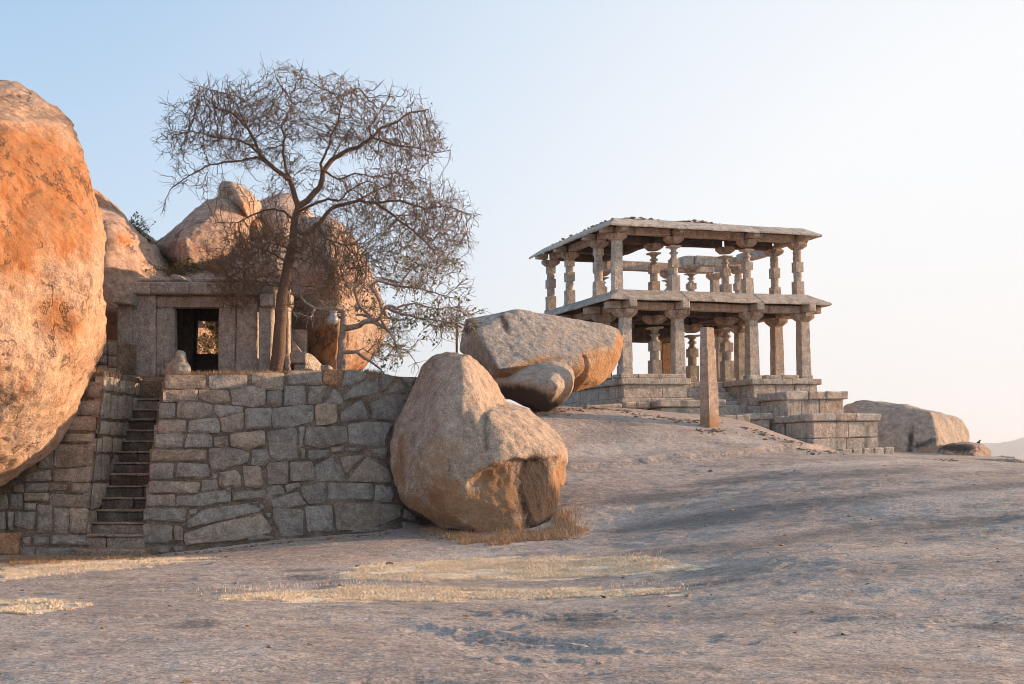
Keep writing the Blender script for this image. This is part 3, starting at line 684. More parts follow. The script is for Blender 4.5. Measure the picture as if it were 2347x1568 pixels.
ring = list(idx[0])+list(idx[1:, -1])+list(idx[-1, :-1][::-1])+list(idx[1:-1, 0][::-1]); nb = len(Vt)
low = Vt[ring].copy(); low[:, 2] = -.6; Vt = np.vstack([Vt, low]); m = len(ring)
F_ += [[int(ring[i]), nb+i, nb+(i+1) % m, int(ring[(i+1) % m])] for i in range(m)]
tag(mk('terrace', Vt, F_, M['soil'], smooth=False), kind='structure')

# small rubble wall joining the shrine on its left
RP = Plane(P(180, 860, 29.3), P(270, 860, 29.3), P(200, 790, 29.3))
rub = empty('rubble_wall', P(232, 862, 29.3), 'low rubble wall between the orange boulder and the left post of the shrine', 'wall')
mortar('mortar', RP, [(150, 880), (268, 872), (268, 782), (215, 784), (150, 780)], rub, M['mortar'], rec=.04, thick=.6, step=6, seed=4)
for pl in parse("150,785 240,785 235,885 140,890|245,785 318,780 318,890 250,895|110,900 238,895 230,975 95,975|245,905 318,905 318,1000 250,1000|60,1000 135,990 140,1070 50,1075|155,990 240,985 235,1070 160,1075|250,1010 320,1010 320,1090 255,1085|20,800 130,790 125,885 10,890|-30,900 85,900 80,985 -40,990"):
    stone([RP.hit(*c4(*q)) for q in pl], RP.n, rnd, mat=M['grey'], parent=rub, proud=.04)

# ------------------------------------------------------------------ shrine (small flat-roofed temple)
shrine = empty('stone_shrine', P(450, 862, 30.4), 'small flat-roofed shrine of upright granite slabs with a dark doorway', 'shrine')
def fslab(name, quad, Y, depth, mat='temple', nseg=(4, 1, 6), bev=.035, jit=.012, parent=shrine, seed=None, conv=c4, hidden_ext=0, smooth=True):
    """slab whose front face shows as quad (tl, tr, br, bl) at distance Y"""
    tl, tr, br, bl = [P(*conv(*q), Y) for q in quad]; d = Vector((0, depth, 0))
    c = [[[bl, tl], [bl+d, tl+d]], [[br, tr], [br+d, tr+d]]]
    L = (tr-tl).length; H = (tl-bl).length; ns = (max(1, int(L/.28)), 1, max(1, int(H/.28)))
    v, f = hexa(c, ns, bev, jit, seed if seed is not None else rnd.randrange(999), 2.5)
    return mk(name, v, f, M[mat], parent, smooth=smooth, angle=math.radians(17))
fslab('post', [(328, 452), (455, 452), (445, 1125), (308, 1125)], 30.0, .45)
fslab('post_capital', [(275, 338), (455, 345), (452, 450), (277, 440)], 29.6, 1.0)
fslab('wall_slab', [(458, 365), (662, 365), (665, 1120), (452, 1125)], 30.15, .25)
fslab('door_jamb', [(670, 484), (834, 484), (834, 1120), (668, 1120)], 30.22, .28)
fslab('lintel', [(668, 372), (1376, 375), (1376, 477), (668, 481)], 30.2, .3)
fslab('lintel_band', [(830, 455), (1225, 455), (1225, 474), (830, 474)], 30.13, .1, bev=.01, jit=.004)
fslab('door_jamb', [(1218, 480), (1374, 480), (1362, 1115), (1214, 1115)], 30.22, .28)
fslab('wall_slab', [(1378, 372), (1568, 372), (1564, 1110), (1364, 1110)], 30.15, .25)
for k, (x0, x1) in enumerate(((362, 615), (618, 960), (963, 1270), (1273, 1588))): fslab('roof_beam', [(x0, 249+k), (x1, 251+k), (x1, 362), (x0, 358)], 29.95, .5)
for q in ([(507, 207), (590, 209), (648, 247), (507, 247)], [(662, 214), (745, 212), (770, 249), (665, 249)], [(800, 185), (880, 192), (975, 250), (785, 250)], [(985, 208), (1145, 203), (1145, 252), (990, 252)], [(1152, 214), (1290, 212), (1300, 252), (1156, 252)], [(1310, 214), (1430, 220), (1430, 254), (1305, 254)], [(1440, 218), (1580, 222), (1575, 256), (1440, 256)], [(1590, 215), (1640, 222), (1665, 264), (1590, 264)]):
    fslab('roof_stone', q, 30.1+rnd.uniform(0, .25), .5, bev=.06, jit=.03)
for k in range(10):   # rear rows of roof stones
    x = 500+k*118+rnd.uniform(-20, 20); h = rnd.uniform(30, 60); fslab('roof_stone', [(x, 250-h), (x+80, 250-h*.9), (x+100, 252), (x-6, 252)], rnd.uniform(30.9, 32.2), .6, bev=.06, jit=.03)
fslab('end_block', [(1592, 265), (1712, 265), (1712, 350), (1592, 350)], 29.9, .5)
fslab('post_capital', [(1578, 352), (1708, 352), (1708, 463), (1578, 463)], 29.6, 1.0)
fslab('post', [(1574, 466), (1692, 466), (1688, 1110), (1568, 1110)], 29.8, .4)
fslab('post', [(1770, 440), (1838, 440), (1840, 1100), (1765, 1100)], 30.7, .45)
fslab('post_capital', [(1762, 340), (1848, 345), (1852, 470), (1758, 450)], 30.6, .6)
fslab('side_beam', [(1600, 268), (1838, 300), (1838, 345), (1600, 330)], 30.9, 1.6)
# side walls, back wall with its opening, floor and roof slabs
def bx(name, x0, x1, y0, y1, z0, z1, mat, parent, nseg=(2, 2, 2), bev=.03, jit=.012, seed=1):
    v, f = hexa([[[(x, y, z) for z in (z0, z1)] for y in (y0, y1)] for x in (x0, x1)], nseg, bev, jit, seed, 2.5); return mk(name, v, f, M[mat], parent, smooth=True, angle=math.radians(17))
xl = P(*c4(470, 600), 30.3).x; xr = P(*c4(1555, 600), 30.3).x; zb = 3.95; ztop = P(*c4(900, 366), 30.3).z
for k in range(3):
    y = 30.44+k*.95; bx('side_slab', xl, xl+.26, y, y+.93, zb, ztop, 'soot_shade', shrine, seed=k); bx('side_slab', xr-.26, xr, y, y+.93, zb, ztop, 'soot_shade', shrine, seed=k+9)  # inner walls take the dark colour that paints in the room's shade
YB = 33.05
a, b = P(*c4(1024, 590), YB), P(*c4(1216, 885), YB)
bx('back_slab', xl+.28, a.x, YB, YB+.25, zb, ztop, 'soot_shade', shrine); bx('back_slab', b.x+.12, xr-.28, YB, YB+.25, zb, ztop, 'soot_shade', shrine)
bx('back_lintel', a.x+.005, b.x+.115, YB, YB+.25, a.z, ztop, 'soot_shade', shrine); bx('back_sill', a.x+.005, b.x+.115, YB-.05, YB+.3, zb, b.z, 'soot_shade', shrine)
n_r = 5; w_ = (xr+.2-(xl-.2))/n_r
for k in range(n_r): bx('roof_slab', xl-.2+k*w_, xl-.2+(k+1)*w_-.015, 30.46, 33.45, ztop+.01, ztop+.3, 'soot_shade', shrine, seed=k)
bx('inner_pier', P(*c4(840, 700), 32).x, P(*c4(985, 700), 32).x, 31.9, 32.2, zb, ztop-.02, 'soot_shade', shrine)
bx('floor_slab', xl+.3, xr-.3, 30.0, 33.0, zb-.1, zb+.16, 'soot_shade', shrine)
# carved figure on the foot of the left jamb
rock('carved_figure', [(pts(c4, [(700, 1090, 30.15), (745, 1095, 30.1), (760, 1040, 30.05), (705, 1020, 30.1), (730, 1000, 30.2), (735, 1060, 29.95)]), .05), (pts(c4, [(735, 1010, 30.05), (780, 1010, 30.05), (775, 965, 30.1), (730, 985, 30.1), (760, 990, 29.95)]), .05), (pts(c4, [(740, 970, 30.1), (775, 965, 30.1), (770, 935, 30.15), (745, 932, 30.15), (757, 950, 30.0)]), .05), (pts(c4, [(700, 1030, 30.1), (725, 1040, 30.1), (700, 1060, 30.05), (712, 1018, 30.15)]), .03)],
     M['temple'], voxel=.025, smooth=2, amp=.01, scale=4, fine=.006, parent=shrine)
# eroded seated lion figure on the wall top
rock('lion_statue', [(pts(c4, [(742, 1085, 27.7), (975, 1085, 27.6), (970, 1010, 27.6), (935, 935, 27.8), (830, 935, 27.8), (790, 960, 27.9), (745, 1010, 27.9), (860, 1085, 27.2), (880, 1000, 27.25), (860, 950, 27.4), (860, 1080, 28.5), (870, 960, 28.3), (950, 1080, 28.3), (760, 1080, 28.2)]), .06),
     (pts(c4, [(848, 925, 27.8), (845, 880, 27.8), (865, 860, 27.8), (915, 862, 27.75), (928, 890, 27.7), (920, 930, 27.7), (885, 900, 27.4), (885, 925, 27.45), (885, 890, 28.1), (880, 930, 28.1), (838, 935, 27.8), (932, 935, 27.8)]), .04), (pts(c4, [(835, 900, 27.8), (935, 900, 27.75), (945, 960, 27.75), (815, 965, 27.85), (885, 940, 27.35), (880, 940, 28.2), (885, 905, 27.45)]), .05),
     (pts(c4, [(845, 875, 27.75), (862, 856, 27.75), (885, 862, 27.7), (880, 885, 27.6), (860, 890, 27.9)]), .04), (pts(c4, [(895, 862, 27.65), (918, 858, 27.7), (930, 880, 27.65), (905, 905, 27.5), (900, 880, 27.9)]), .04),
     (pts(c4, [(880, 1085, 27.05), (970, 1088, 27.15), (965, 1050, 27.15), (890, 1050, 27.1), (925, 1070, 26.95), (930, 1040, 27.4)]), .06)],
     M['temple'], 'worn seated animal figure of weathered stone crouching at the top of the steps', 'statue', voxel=.028, smooth=2, amp=.02, scale=2.5, fine=.012, seed=4)

# stone blocks right of the shrine
def lone(name, quad, Y, depth, label, mat='temple', cat='stone block', bev=.04):
    o = fslab(name, quad, Y, depth, mat, bev=bev, parent=None); og = np.array([v.co for v in o.data.vertices]); b = Vector((og[:, 0].mean(), og[:, 1].mean(), og[:, 2].min()))
    o.data.transform(Matrix.Translation(-b)); o.location = b; return tag(o, label, cat)
lone('upright_slab', [(1842, 672), (1990, 672), (1990, 880), (1842, 880)], 31.2, .22, 'upright grey slab standing just right of the shrine')
lone('stone_block', [(1842, 872), (1998, 870), (1998, 970), (1842, 972)], 30.1, .7, 'squared block lying on a smaller block right of the big tree')
lone('stone_block', [(1880, 974), (2000, 972), (2000, 1080), (1880, 1080)], 30.15, .6, 'lower block carrying the squared block right of the big tree')
lone('stone_block', [(2118, 985), (2200, 985), (2205, 1080), (2118, 1080)], 30.0, .5, 'small block peeping over the wall left of the small tree')
rock('fallen_slab', [(pts(c4, [(1998, 880, 30.4), (2030, 890, 30.6), (2150, 1030, 30.8), (2140, 1080, 30.8), (2000, 1080, 30.2), (1998, 900, 31.4), (2040, 920, 31.6), (2150, 1040, 31.6)]), .05)], M['temple'], 'sloping slab leaning beside the two stacked blocks', 'stone block', voxel=.05, smooth=1, amp=.02)
rock('fallen_slab', [(pts(c4, [(1842, 760, 31.0), (1870, 755, 31.0), (1950, 870, 31.0), (1842, 880, 31.0), (1842, 760, 31.15), (1950, 870, 31.15)]), .02)], M['temple'], 'pale broken slab leaning against the upright grey slab', 'stone block', voxel=.03, smooth=1, amp=.01)
# ------------------------------------------------------------------ boulders
def lin(*l): return list(l)
def outd(lst): return [(x, y) for x, y in lst]
D = cv(0, 0, 1.0)
# the great orange boulder on the left
lb_rim = [(0,178,27),(60,188,27),(120,235,26.8),(155,290,26.6),(180,370,26.4),(200,440,26.2),(222,520,26.0),(240,580,25.8),(245,640,25.6),(236,720,25.4),(224,790,25.3),(206,850,25.2),(185,905,25.1),(140,975,24.9),(70,1070,24.7),(0,1130,24.5),(-120,1190,24.4),(-300,1220,24.5),(-120,160,27.3),(-400,190,28),(-650,330,29),(-800,600,29),(-760,900,27.5),(-560,1130,26)]
lb_front = [(60,300,24.2),(90,420,23.3),(150,520,23.4),(190,620,23.2),(150,760,22.6),(80,900,22.4),(-40,1000,22.3),(-60,500,21.4),(-60,800,21.0),(-260,700,20.4),(-300,400,21.5),(-350,1000,21.6),(-560,700,22.0),(40,700,22.0),(-150,260,23.5)]
lb_back = [(0,250,33),(150,500,32),(200,700,30),(120,900,29),(-300,300,35),(-600,500,34),(-600,900,32),(-200,900,33)]
rock('orange_boulder', [pts(D, lb_rim+lb_front+lb_back)], M['orangerock'], 'gigantic orange weathered boulder towering at the left edge above the block walls', voxel=.065, smooth=5, amp=.11, scale=.33, lips=.045, fine=.025, r=.8,
     paint={1: [(80,420,150,120,10,1.0),(40,330,120,50,10,.8),(150,520,80,90,0,.8),(20,560,120,100,0,.75),(140,740,50,70,-30,.7),(60,880,20,60,20,.4)], 2: [(60,210,110,30,15,.35),(60,800,100,90,0,.3),(225,640,30,120,0,.3),(60,1010,120,70,-35,.4),(190,330,30,60,-20,.3)], 0: [(30,222,60,8,0,.22)]}, seed=2,
     post=lambda V, u, v: -.18*np.exp(-(((u-110)/45)**2+((v-745)/55)**2))-.25*np.exp(-(((u-60)/90)**2+((v-470)/60)**2)))
# pale pink boulders behind it
rock('pink_boulder', [(outl(c5, [(-100,300,37.6),(180,460,37.6),(330,545,37.6),(480,640,37.6),(545,692,37.2),(560,770,37.0),(530,835,36.9),(620,920,36.9),(835,1140,36.6),(1000,1330,36.6),(1000,1900,36.2),(-100,1900,35.6)], 34, 6, .8, [(250,700,35.2),(300,1100,34.4),(350,1500,34.2),(100,1200,34.2),(600,1400,35.2),(430,840,35.8)]), .35)], M['pinkrock'], 'smooth pale pink boulder sloping down behind the left post of the shrine', voxel=.1, smooth=4, amp=.1, lips=.05,
     paint={1: [(285,548,22,14,30,.8),(250,520,30,16,30,.3)]}, seed=3, post=lambda V, u, v: .22*sst(-(v-(565+(u-258)*-.05)), -3, 3)*np.exp(-((u-270)/45)**2))
rock('pointed_boulder', [(outl(c5, [(60,150,40.0),(130,285,40.0),(175,370,40.0),(215,470,39.6),(240,560,39.5),(60,600,39.0)], 37, 3, .8), .3)], M['pinkrock'], 'sliver of orange boulder peeping out behind the great orange boulder', voxel=.12, amp=.06, paint={1: [(215,480,40,60,0,.7)]})
rock('dark_boulder', [(outl(c5, [(480,620,42.5),(600,680,42.5),(690,755,42.5),(780,830,42.5),(870,920,42.5),(960,1060,42.5),(1000,1200,42.0),(820,1250,41.3),(600,1250,41.1),(480,900,41.5)], 40, 4, .8, [(760,960,40.7),(820,1080,40.5)]), .4)], M['rock'], 'dark stained boulder squeezed between the pink boulder and the tilted boulder', voxel=.12, amp=.1,
     paint={0: [(320,585,60,30,45,.8),(350,615,40,22,50,.6)]}, seed=5)
R3 = [(740,845,40.1),(850,740,40.1),(950,630,40.2),(1050,550,40.2),(1150,465,40.3),(1250,370,40.4),(1350,308,40.4),(1440,282,40.4),(1510,262,40.4),(1580,268,40.2),(1680,330,39.9),(1760,400,39.6),(1825,520,39.4),(1800,680,39.2),(1740,860,39.1),(1660,1000,38.9),(1560,1120,38.6),(1040,1060,39.0),(940,980,39.6),(860,880,39.9)]
rock('tilted_boulder', [(outl(c5, R3, 38, 4.5, .8, [(1130,720,36.8),(1180,1000,36.6),(1500,400,38.5),(1330,540,37.6),(1560,330,39.4),(1700,600,38.0),(1600,900,37.6),(1170,850,36.7)]), .07)], M['pinkrock'], 'huge tilted boulder with a lit orange face above the shrine roof', voxel=.075, smooth=2, amp=.08, lips=.05, seed=7,
     paint={1: [(470,560,80,50,0,.35)], 0: [(365,590,50,30,50,.25)], 2: [(470,480,60,20,20,.3)]})
rock('top_boulder', [(outl(c5, [(1505,250,41.2),(1530,150,41.2),(1565,85,41.2),(1625,80,41.2),(1700,100,41.1),(1780,145,40.9),(1860,195,40.6),(1925,265,40.4),(1938,350,40.2),(1930,420,40.2),(1880,490,40.2),(1820,530,40.4),(1700,430,40.8),(1560,300,41.2)], 39, 2.6, .8, [(1690,180,39.5),(1790,350,38.9),(1840,460,39.2)]), .07)], M['rock'], 'upright boulder balanced on top of the tilted boulder', voxel=.07, smooth=2, amp=.08, lips=.04, seed=8, paint={1: [(560,470,25,30,0,.5)], 0: [(520,440,16,30,0,.2)]})
rock('small_boulder', [(outl(c5, [(1890,540,40.6),(1940,500,40.6),(1985,530,40.5),(1975,590,40.5),(1930,650,40.5),(1890,680,40.5)], 37.5, 1, .8, [(1935,580,40.0)]), .12)], M['pinkrock'], 'small rounded rock wedged between the tilted boulder and the dome boulder', voxel=.06, amp=.04, paint={1: [(585,510,14,14,0,.6)]})
rock('dome_boulder', [(outl(c5, [(1920,420,42.5),(1960,350,42.5),(2040,290,42.5),(2130,250,42.5),(2220,240,42.5),(2330,280,42.5),(2440,370,42.5),(2500,520,42.3),(2480,760,42.0),(2300,1000,41.7),(2000,1000,41.9),(1900,760,42.3)], 37, 4, .8, [(2100,420,41.1),(2250,460,40.9),(2200,700,40.5),(2000,600,41.3)]), .4)], M['pinkrock'], 'rounded boulder behind the fork of the big tree', voxel=.1, smooth=4, amp=.08, seed=9)
rock('shadowed_boulder', [(outl(c5, [(1720,900,39.2),(1850,760,39.2),(1960,700,39.0),(2100,760,38.6),(2350,900,38.2),(2450,1200,37.6),(2300,1500,37.2),(1500,1500,37.6),(1480,1150,38.6),(1600,1000,39.0)], 36, 3, .8, [(1800,1100,37.6),(2100,1000,37.2)]), .4)], M['rock'], 'dull brown boulder rising directly behind the right end of the shrine roof', voxel=.11, smooth=4, amp=.08, seed=10)
rock('roof_level_boulder', [(outl(c5, [(1040,1120,34.6),(1090,1075,34.6),(1180,1062,34.6),(1290,1085,34.5),(1420,1120,34.4),(1560,1180,34.2),(1560,1300,34),(1040,1300,34)], 34.5, 1.6, .8, [(1250,1150,34)]), .2)], M['pinkrock'], 'low pale rock just showing over the shrine roof stones', voxel=.07, amp=.05)
# big rock behind both trees
R6 = [(640,680,34.0),(660,560,34.0),(690,495,34.0),(755,502,34.0),(804,546,34.0),(832,595,33.8),(855,650,33.6),(874,700,33.4),(878,741,33.2),(862,785,33.0),(823,819,32.9),(800,850,32.8),(660,880,32.6)]
rock('leaning_boulder', [(outl(D, R6, 33.5, 3.2, .8, [(700,600,32.6),(760,600,31.8),(768,860,31.3),(772,740,31.2),(670,760,32.4),(665,880,32.4)]), .08)], M['pinkrock'], 'tall boulder with an orange flank leaning behind the two trees', voxel=.075, smooth=2, amp=.08, lips=.03, seed=12,
     paint={1: [(735,800,70,50,-30,.95),(700,780,60,60,0,.5),(820,840,30,40,0,.5)], 2: [(690,735,60,24,-15,.4)]})

# ---- the big boulder in front of the wall
fbA = pts(c2, [(1185,225,28.4),(1235,125,28.5),(1290,75,28.5),(1335,52,28.4),(1400,42,28.3),(1480,46,28.1),(1548,50,27.9),(1572,66,28.0),(1498,84,27.4),(1330,95,27.7),
   (1110,430,28.2),(1045,560,28.0),(1018,650,27.8),(1030,850,27.5),(1050,960,27.4),(1350,480,26.45),(1400,760,26.0),(1180,800,26.6),(1250,830,26.2),(1520,420,26.5),(1300,900,26.1),(1470,990,26.0),(1640,450,26.7),(1652,500,26.6),(1700,800,26.2),
   (1510,300,26.85),(1560,405,26.75),(1650,140,28.9),(1735,255,29.1),(1800,368,29.2),(1650,430,28.4),(1600,300,29.6),(1400,100,30),(1200,400,30.4),(1100,800,30.4),(1700,900,30.2)])
fbB = pts(c2, [(1640,440,26.75),(1655,452,26.6),(1800,375,29.2),(1860,392,29.3),(1960,425,29.3),(2080,520,29.1),(2180,620,28.8),(2216,700,28.4),(2222,850,27.9),(2205,960,27.8),(1845,482,27.3),(1905,580,27.0),(2005,680,26.8),(1895,752,26.35),(2150,735,27.2),(1700,790,26.1),(1560,880,26.1),(1900,560,30.8),(2150,700,30.3),(1500,900,30),(2180,900,30)])
fbC = pts(c2, [(1055,960,27.4),(1062,1000,27.2),(1150,1120,27.1),(1250,1170,26.9),(1380,1238,26.7),(1560,1268,26.5),(1700,1292,26.3),(1900,1275,26.4),(2045,1252,26.6),(2090,1218,27.0),(2160,1120,27.5),(2195,1000,27.7),(1450,990,25.98),(1250,900,26.2),(1350,960,26.02),(1400,1120,26.1),(1700,860,26.35),(1900,820,26.55),(2150,800,27.3),(1200,1000,26.9),(1750,1100,26.15),(2000,1100,26.5),(1150,1080,30.0),(1700,1250,29.6),(2100,1150,29.6),(1600,900,30),(1500,1150,26.35)])
def fb_post(V, u, v):
    x, y = (u-550.07)/.33853, (v-794.55)/.33853
    def edge(pl):
        m = np.full(len(x), 1e9)
        for (x1, y1), (x2, y2) in zip(pl[:-1], pl[1:]):
            t = np.clip(((x-x1)*(x2-x1)+(y-y1)*(y2-y1))/((x2-x1)**2+(y2-y1)**2), 0, 1); m = np.minimum(m, np.hypot(x-x1-t*(x2-x1), y-y1-t*(y2-y1)))
        return m
    n1 = 14*fbm(V*2.5, 3, 5)
    front = V[:, 1] < 28.6
    d = -.16*np.exp(-(edge([(1660, 440), (1655, 540), (1665, 690)])+np.abs(n1)*.3)/13)*front     # vertical crack
    under = sst(y+n1*1.5, 0, 1)*0
    lipy = np.interp(x, [1020, 1100, 1160, 1200, 1280, 1330, 1450, 1470, 1560, 1700, 1800, 1890, 1960, 2150, 2240], [960, 985, 960, 850, 840, 960, 985, 900, 870, 800, 765, 755, 770, 735, 800])
    d = d-.085*sst(y+n1*1.3-lipy, -8, 34)*front*(.35+.65*sst(x, 1450, 1750))*sst(-(y-1200), -60, 60)
    d = d+.03*fbm(np.c_[V[:, 0]*2.6, V[:, 1]*2.6, V[:, 2]*.6], 3, 15)*front
    d = d-.10*np.exp(-((x-1420)/18)**2)*np.exp(-((y-830)/90)**2)*front
    return d
rock('front_boulder', [(fbA, .03), (fbB, .03), (fbC, .12)], M['rock'], 'large notched boulder with rust and black stained underside in front of the wall end', voxel=.038, smooth=1, amp=.014, scale=.8, lips=.012, fine=.013, seed=14, post=fb_post,
     paint={1: [(*c2(1650,1080),170,45,-8,.9),(*c2(1400,1000),60,50,30,.75),(*c2(1750,900),70,45,0,.75),(*c2(1090,760),18,80,0,.6),(*c2(1800,1220),120,18,0,1),(*c2(2150,950),22,80,5,.8),(*c2(1250,1120),60,22,30,.8),(*c2(1330,750),60,60,0,.4),(*c2(1480,700),50,60,0,.35)],
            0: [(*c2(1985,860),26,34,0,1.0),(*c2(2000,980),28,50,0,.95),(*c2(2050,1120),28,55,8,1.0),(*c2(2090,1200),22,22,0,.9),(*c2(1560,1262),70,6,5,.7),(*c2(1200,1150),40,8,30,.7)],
            2: [(*c2(1600,250),30,50,0,.35),(*c2(1450,520),30,40,0,.5),(*c2(1480,180),30,50,0,.35),(*c2(2060,620),40,20,30,.35)]})

# ---- split boulder and the round boulder in front of the pavilion
sp = pts(c7, [(290,258,43.0),(330,255,42.6),(500,262,41.9),(610,245,42.2),(720,205,42.4),(800,165,42.6),(870,122,42.8),(940,120,42.9),(1120,180,43.2),(1480,235,43.6),(1750,280,43.9),(1970,320,44.1),(2060,345,44.2),(2112,378,44.2),(2130,430,44.1),
   (430,410,40.9),(690,832,39.6),(755,830,39.7),(1160,690,40.6),(1700,655,41.6),(2050,545,42.9),(1040,560,41.0),
   (220,600,43.4),(400,720,42.4),(560,858,41.6),(560,700,44.5),(290,400,45),(900,200,46.5),(1700,320,47),(2080,420,46.8)])
sp2 = pts(c7, [(1700,650,41.75),(2060,540,42.9),(2125,440,44.1),(2155,450,44.6),(2140,560,44.6),(2110,680,44.4),(2060,790,44.1),(1990,905,43.7),(1880,1005,43.2),(1560,1085,42.6),(1500,900,42.0),(1720,760,41.7),(1700,900,41.9),(1950,700,42.8),(1560,1000,45.5),(2000,800,46.5),(1200,760,42.0),(1250,1000,43),(1100,900,45)])
sp3 = pts(c7, [(560,860,40.8),(740,835,39.9),(1170,700,40.7),(1480,660,41.2),(1690,700,41.3),(1700,800,41.3),(1640,880,41.4),(1300,940,41.6),(600,960,40.9),(610,1060,41.3),(740,1170,41.5),(700,1080,41.3),(1180,760,40.4),(900,900,40.1),(700,1000,44),(1500,900,44)])
rock('split_boulder', [(sp, .05), (sp2, .12), (sp3, .15)], M['cutrock'], 'broad split boulder with a flat grey upper face propped against the pavilion', voxel=.06, smooth=1, amp=.02, lips=.008, fine=.018, seed=17,
     paint={1: [(*c7(1850,850),60,50,-45,.95),(*c7(1750,980),55,18,-15,1),(*c7(2090,600),14,60,10,.8),(*c7(900,830),80,10,-25,.8),(*c7(1250,720),60,6,-8,.8),(*c7(700,930),40,14,-10,.6),(*c7(1650,830),20,20,0,.5)], 2: [(*c7(1800,740),30,14,-20,.4),(*c7(1500,720),40,10,5,.4)], 0: [(*c7(330,330),20,20,0,.35),(*c7(760,290),10,30,-20,.35)]})
rb = pts(c7, [(620,965,40.6),(760,935,40.3),(900,880,40.1),(1050,810,40.0),(1180,758,40.0),(1290,738,40.1),(1400,742,40.2),(1500,790,40.2),(1560,855,40.1),(1585,920,40.1),(1575,1010,40.1),(1545,1090,40.0),(1490,1170,39.9),(1410,1245,39.8),(1300,1308,39.7),(1200,1315,39.6),(1080,1300,39.7),(940,1240,39.9),(800,1160,40.1),(680,1080,40.4),
   (1300,870,39.2),(1420,830,39.5),(1290,950,38.8),(950,1000,39.2),(850,1010,39.3),(1380,1040,38.75),(1100,1080,38.8),(1300,1200,38.9),(1050,1220,39.2),(1450,850,41.8),(1200,820,42),(800,980,42),(1250,1250,41.4),(1000,1150,42),(1500,1050,41.5)])
rock('round_boulder', [(rb, .09)], M['rock'], 'rounded boulder with a dark brown belly resting under the split boulder', voxel=.055, smooth=3, amp=.05, lips=.012, seed=19,
     paint={1: [(*c7(1000,1150),80,30,10,.9),(*c7(1250,1230),50,22,0,.9),(*c7(1500,1100),16,40,25,.5)], 0: [(*c7(1000,1160),60,22,10,.55),(*c7(1200,1270),40,12,0,.7),(*c7(820,1120),30,16,20,.5)], 2: [(*c7(1300,900),60,20,-5,.35)]})
# ---- boulders at the right end
rock('right_boulder', [(outl(c8, [(-60,300,52),(0,235,52),(140,122,52),(230,90,52),(400,92,52),(600,102,51.6),(870,158,51.2),(1150,212,50.8),(1300,240,51.0),(1500,292,51.5),(1560,330,51.8),(1620,415,52),(1658,510,52),(1655,640,52),(1640,780,51.6),(1500,830,50.8),(1260,830,48.9),(900,800,49.2),(620,770,49.6),(300,770,50),(0,760,51)], 51, 5, .85, [(1160,232,49.8),(1225,480,49.2),(1250,760,48.8),(650,320,50.2),(200,310,50.6),(480,700,49.6),(900,300,49.9)]), .12)], M['rock'], 'wide sliced boulder right of the stone platforms with a pale cut end', voxel=.08, smooth=3, amp=.06, lips=.03, fine=.012, seed=23,
     paint={2: [(*c8(1440,480),40,55,0,.55)], 1: [(*c8(1100,730),30,14,-20,.6),(*c8(640,230),40,12,0,.35)], 0: [(*c8(900,600),8,40,5,.35),(*c8(1050,640),40,10,-20,.3)]})
rock('low_boulder', [(outl(c8, [(1310,735,48.6),(1340,680,48.8),(1430,628,49),(1600,606,49.2),(1750,630,49.2),(1860,650,49),(1900,710,48.9),(1940,742,48.8),(1968,850,48.6),(1300,850,48.2)], 48.8, 2, .85, [(1640,700,48.1),(1720,680,48.2),(1700,830,47.7),(1400,790,48)]), .1)], M['pinkrock'], 'low flat-topped boulder at the foot of the wide sliced boulder', voxel=.05, smooth=3, amp=.04, seed=24, paint={0: [(*c8(1500,680),40,8,0,.5)], 1: [(*c8(1500,780),40,10,0,.6)]})
rock('flat_rock', [(outl(c8, [(1540,850,46),(1700,836,46),(2050,836,46),(2300,850,46),(2450,900,46),(1540,900,46)], 46, 2, .9), .08)], M['rock'], 'thin flat rock lip on the skyline right of the low boulder', voxel=.06, smooth=3, amp=.02)
def hexo(name, quad, Y, depth, mat, label, cat, conv, bev=.04):
    o = fslab(name, quad, Y, depth, mat, bev=bev, parent=None, conv=conv); co = np.array([v.co for v in o.data.vertices]); b = Vector((co[:, 0].mean(), co[:, 1].mean(), co[:, 2].min()))
    o.data.transform(Matrix.Translation(-b)); o.location = b; return tag(o, label, cat)
tr = empty('stone_trough', P(*c8(2120, 850), 57), 'small open stone box far off on the skyline at the right edge', 'stone trough')
for nm, q, Y, d in (('near_side', [(1985,795),(2105,775),(2105,900),(1985,900)], 56.6, .3), ('far_side', [(2090,785),(2240,793),(2240,880),(2090,880)], 58, .25), ('front_side', [(2105,815),(2290,842),(2290,900),(2105,900)], 57, .25)): fslab(nm, q, Y, d, 'pavcol', parent=tr, conv=c8)
# bird perched on the low boulder
bp = P(*c8(1765, 640), 49.3)
rock('bird', [([bp+Vector(q)*.9 for q in ((-.10,0,.02),(.07,0,.03),(.09,0,.12),(.02,0,.17),(-.08,0,.10),(0,.05,.1),(0,-.05,.1))], .03), ([bp+Vector(q)*.9 for q in ((.05,0,.14),(.10,0,.16),(.12,0,.22),(.05,0,.23),(.08,.03,.2),(.08,-.03,.2))], .02), ([bp+Vector(q)*.9 for q in ((.11,0,.19),(.16,0,.18),(.11,.012,.18),(.11,-.012,.2))], .004), ([bp+Vector(q)*.9 for q in ((-.08,.02,.06),(-.2,0,-.01),(-.08,-.02,.05),(-.18,0,.0))], .006), ([bp+Vector(q)*.9 for q in ((0,.01,-.02),(0,-.01,-.02),(.01,0,.05),(-.01,0,.05))], .006)], M['bird'], 'small black bird perched on the low boulder near the right edge', 'bird', voxel=.012, smooth=1, amp=.003, fine=0.0, scale=5)
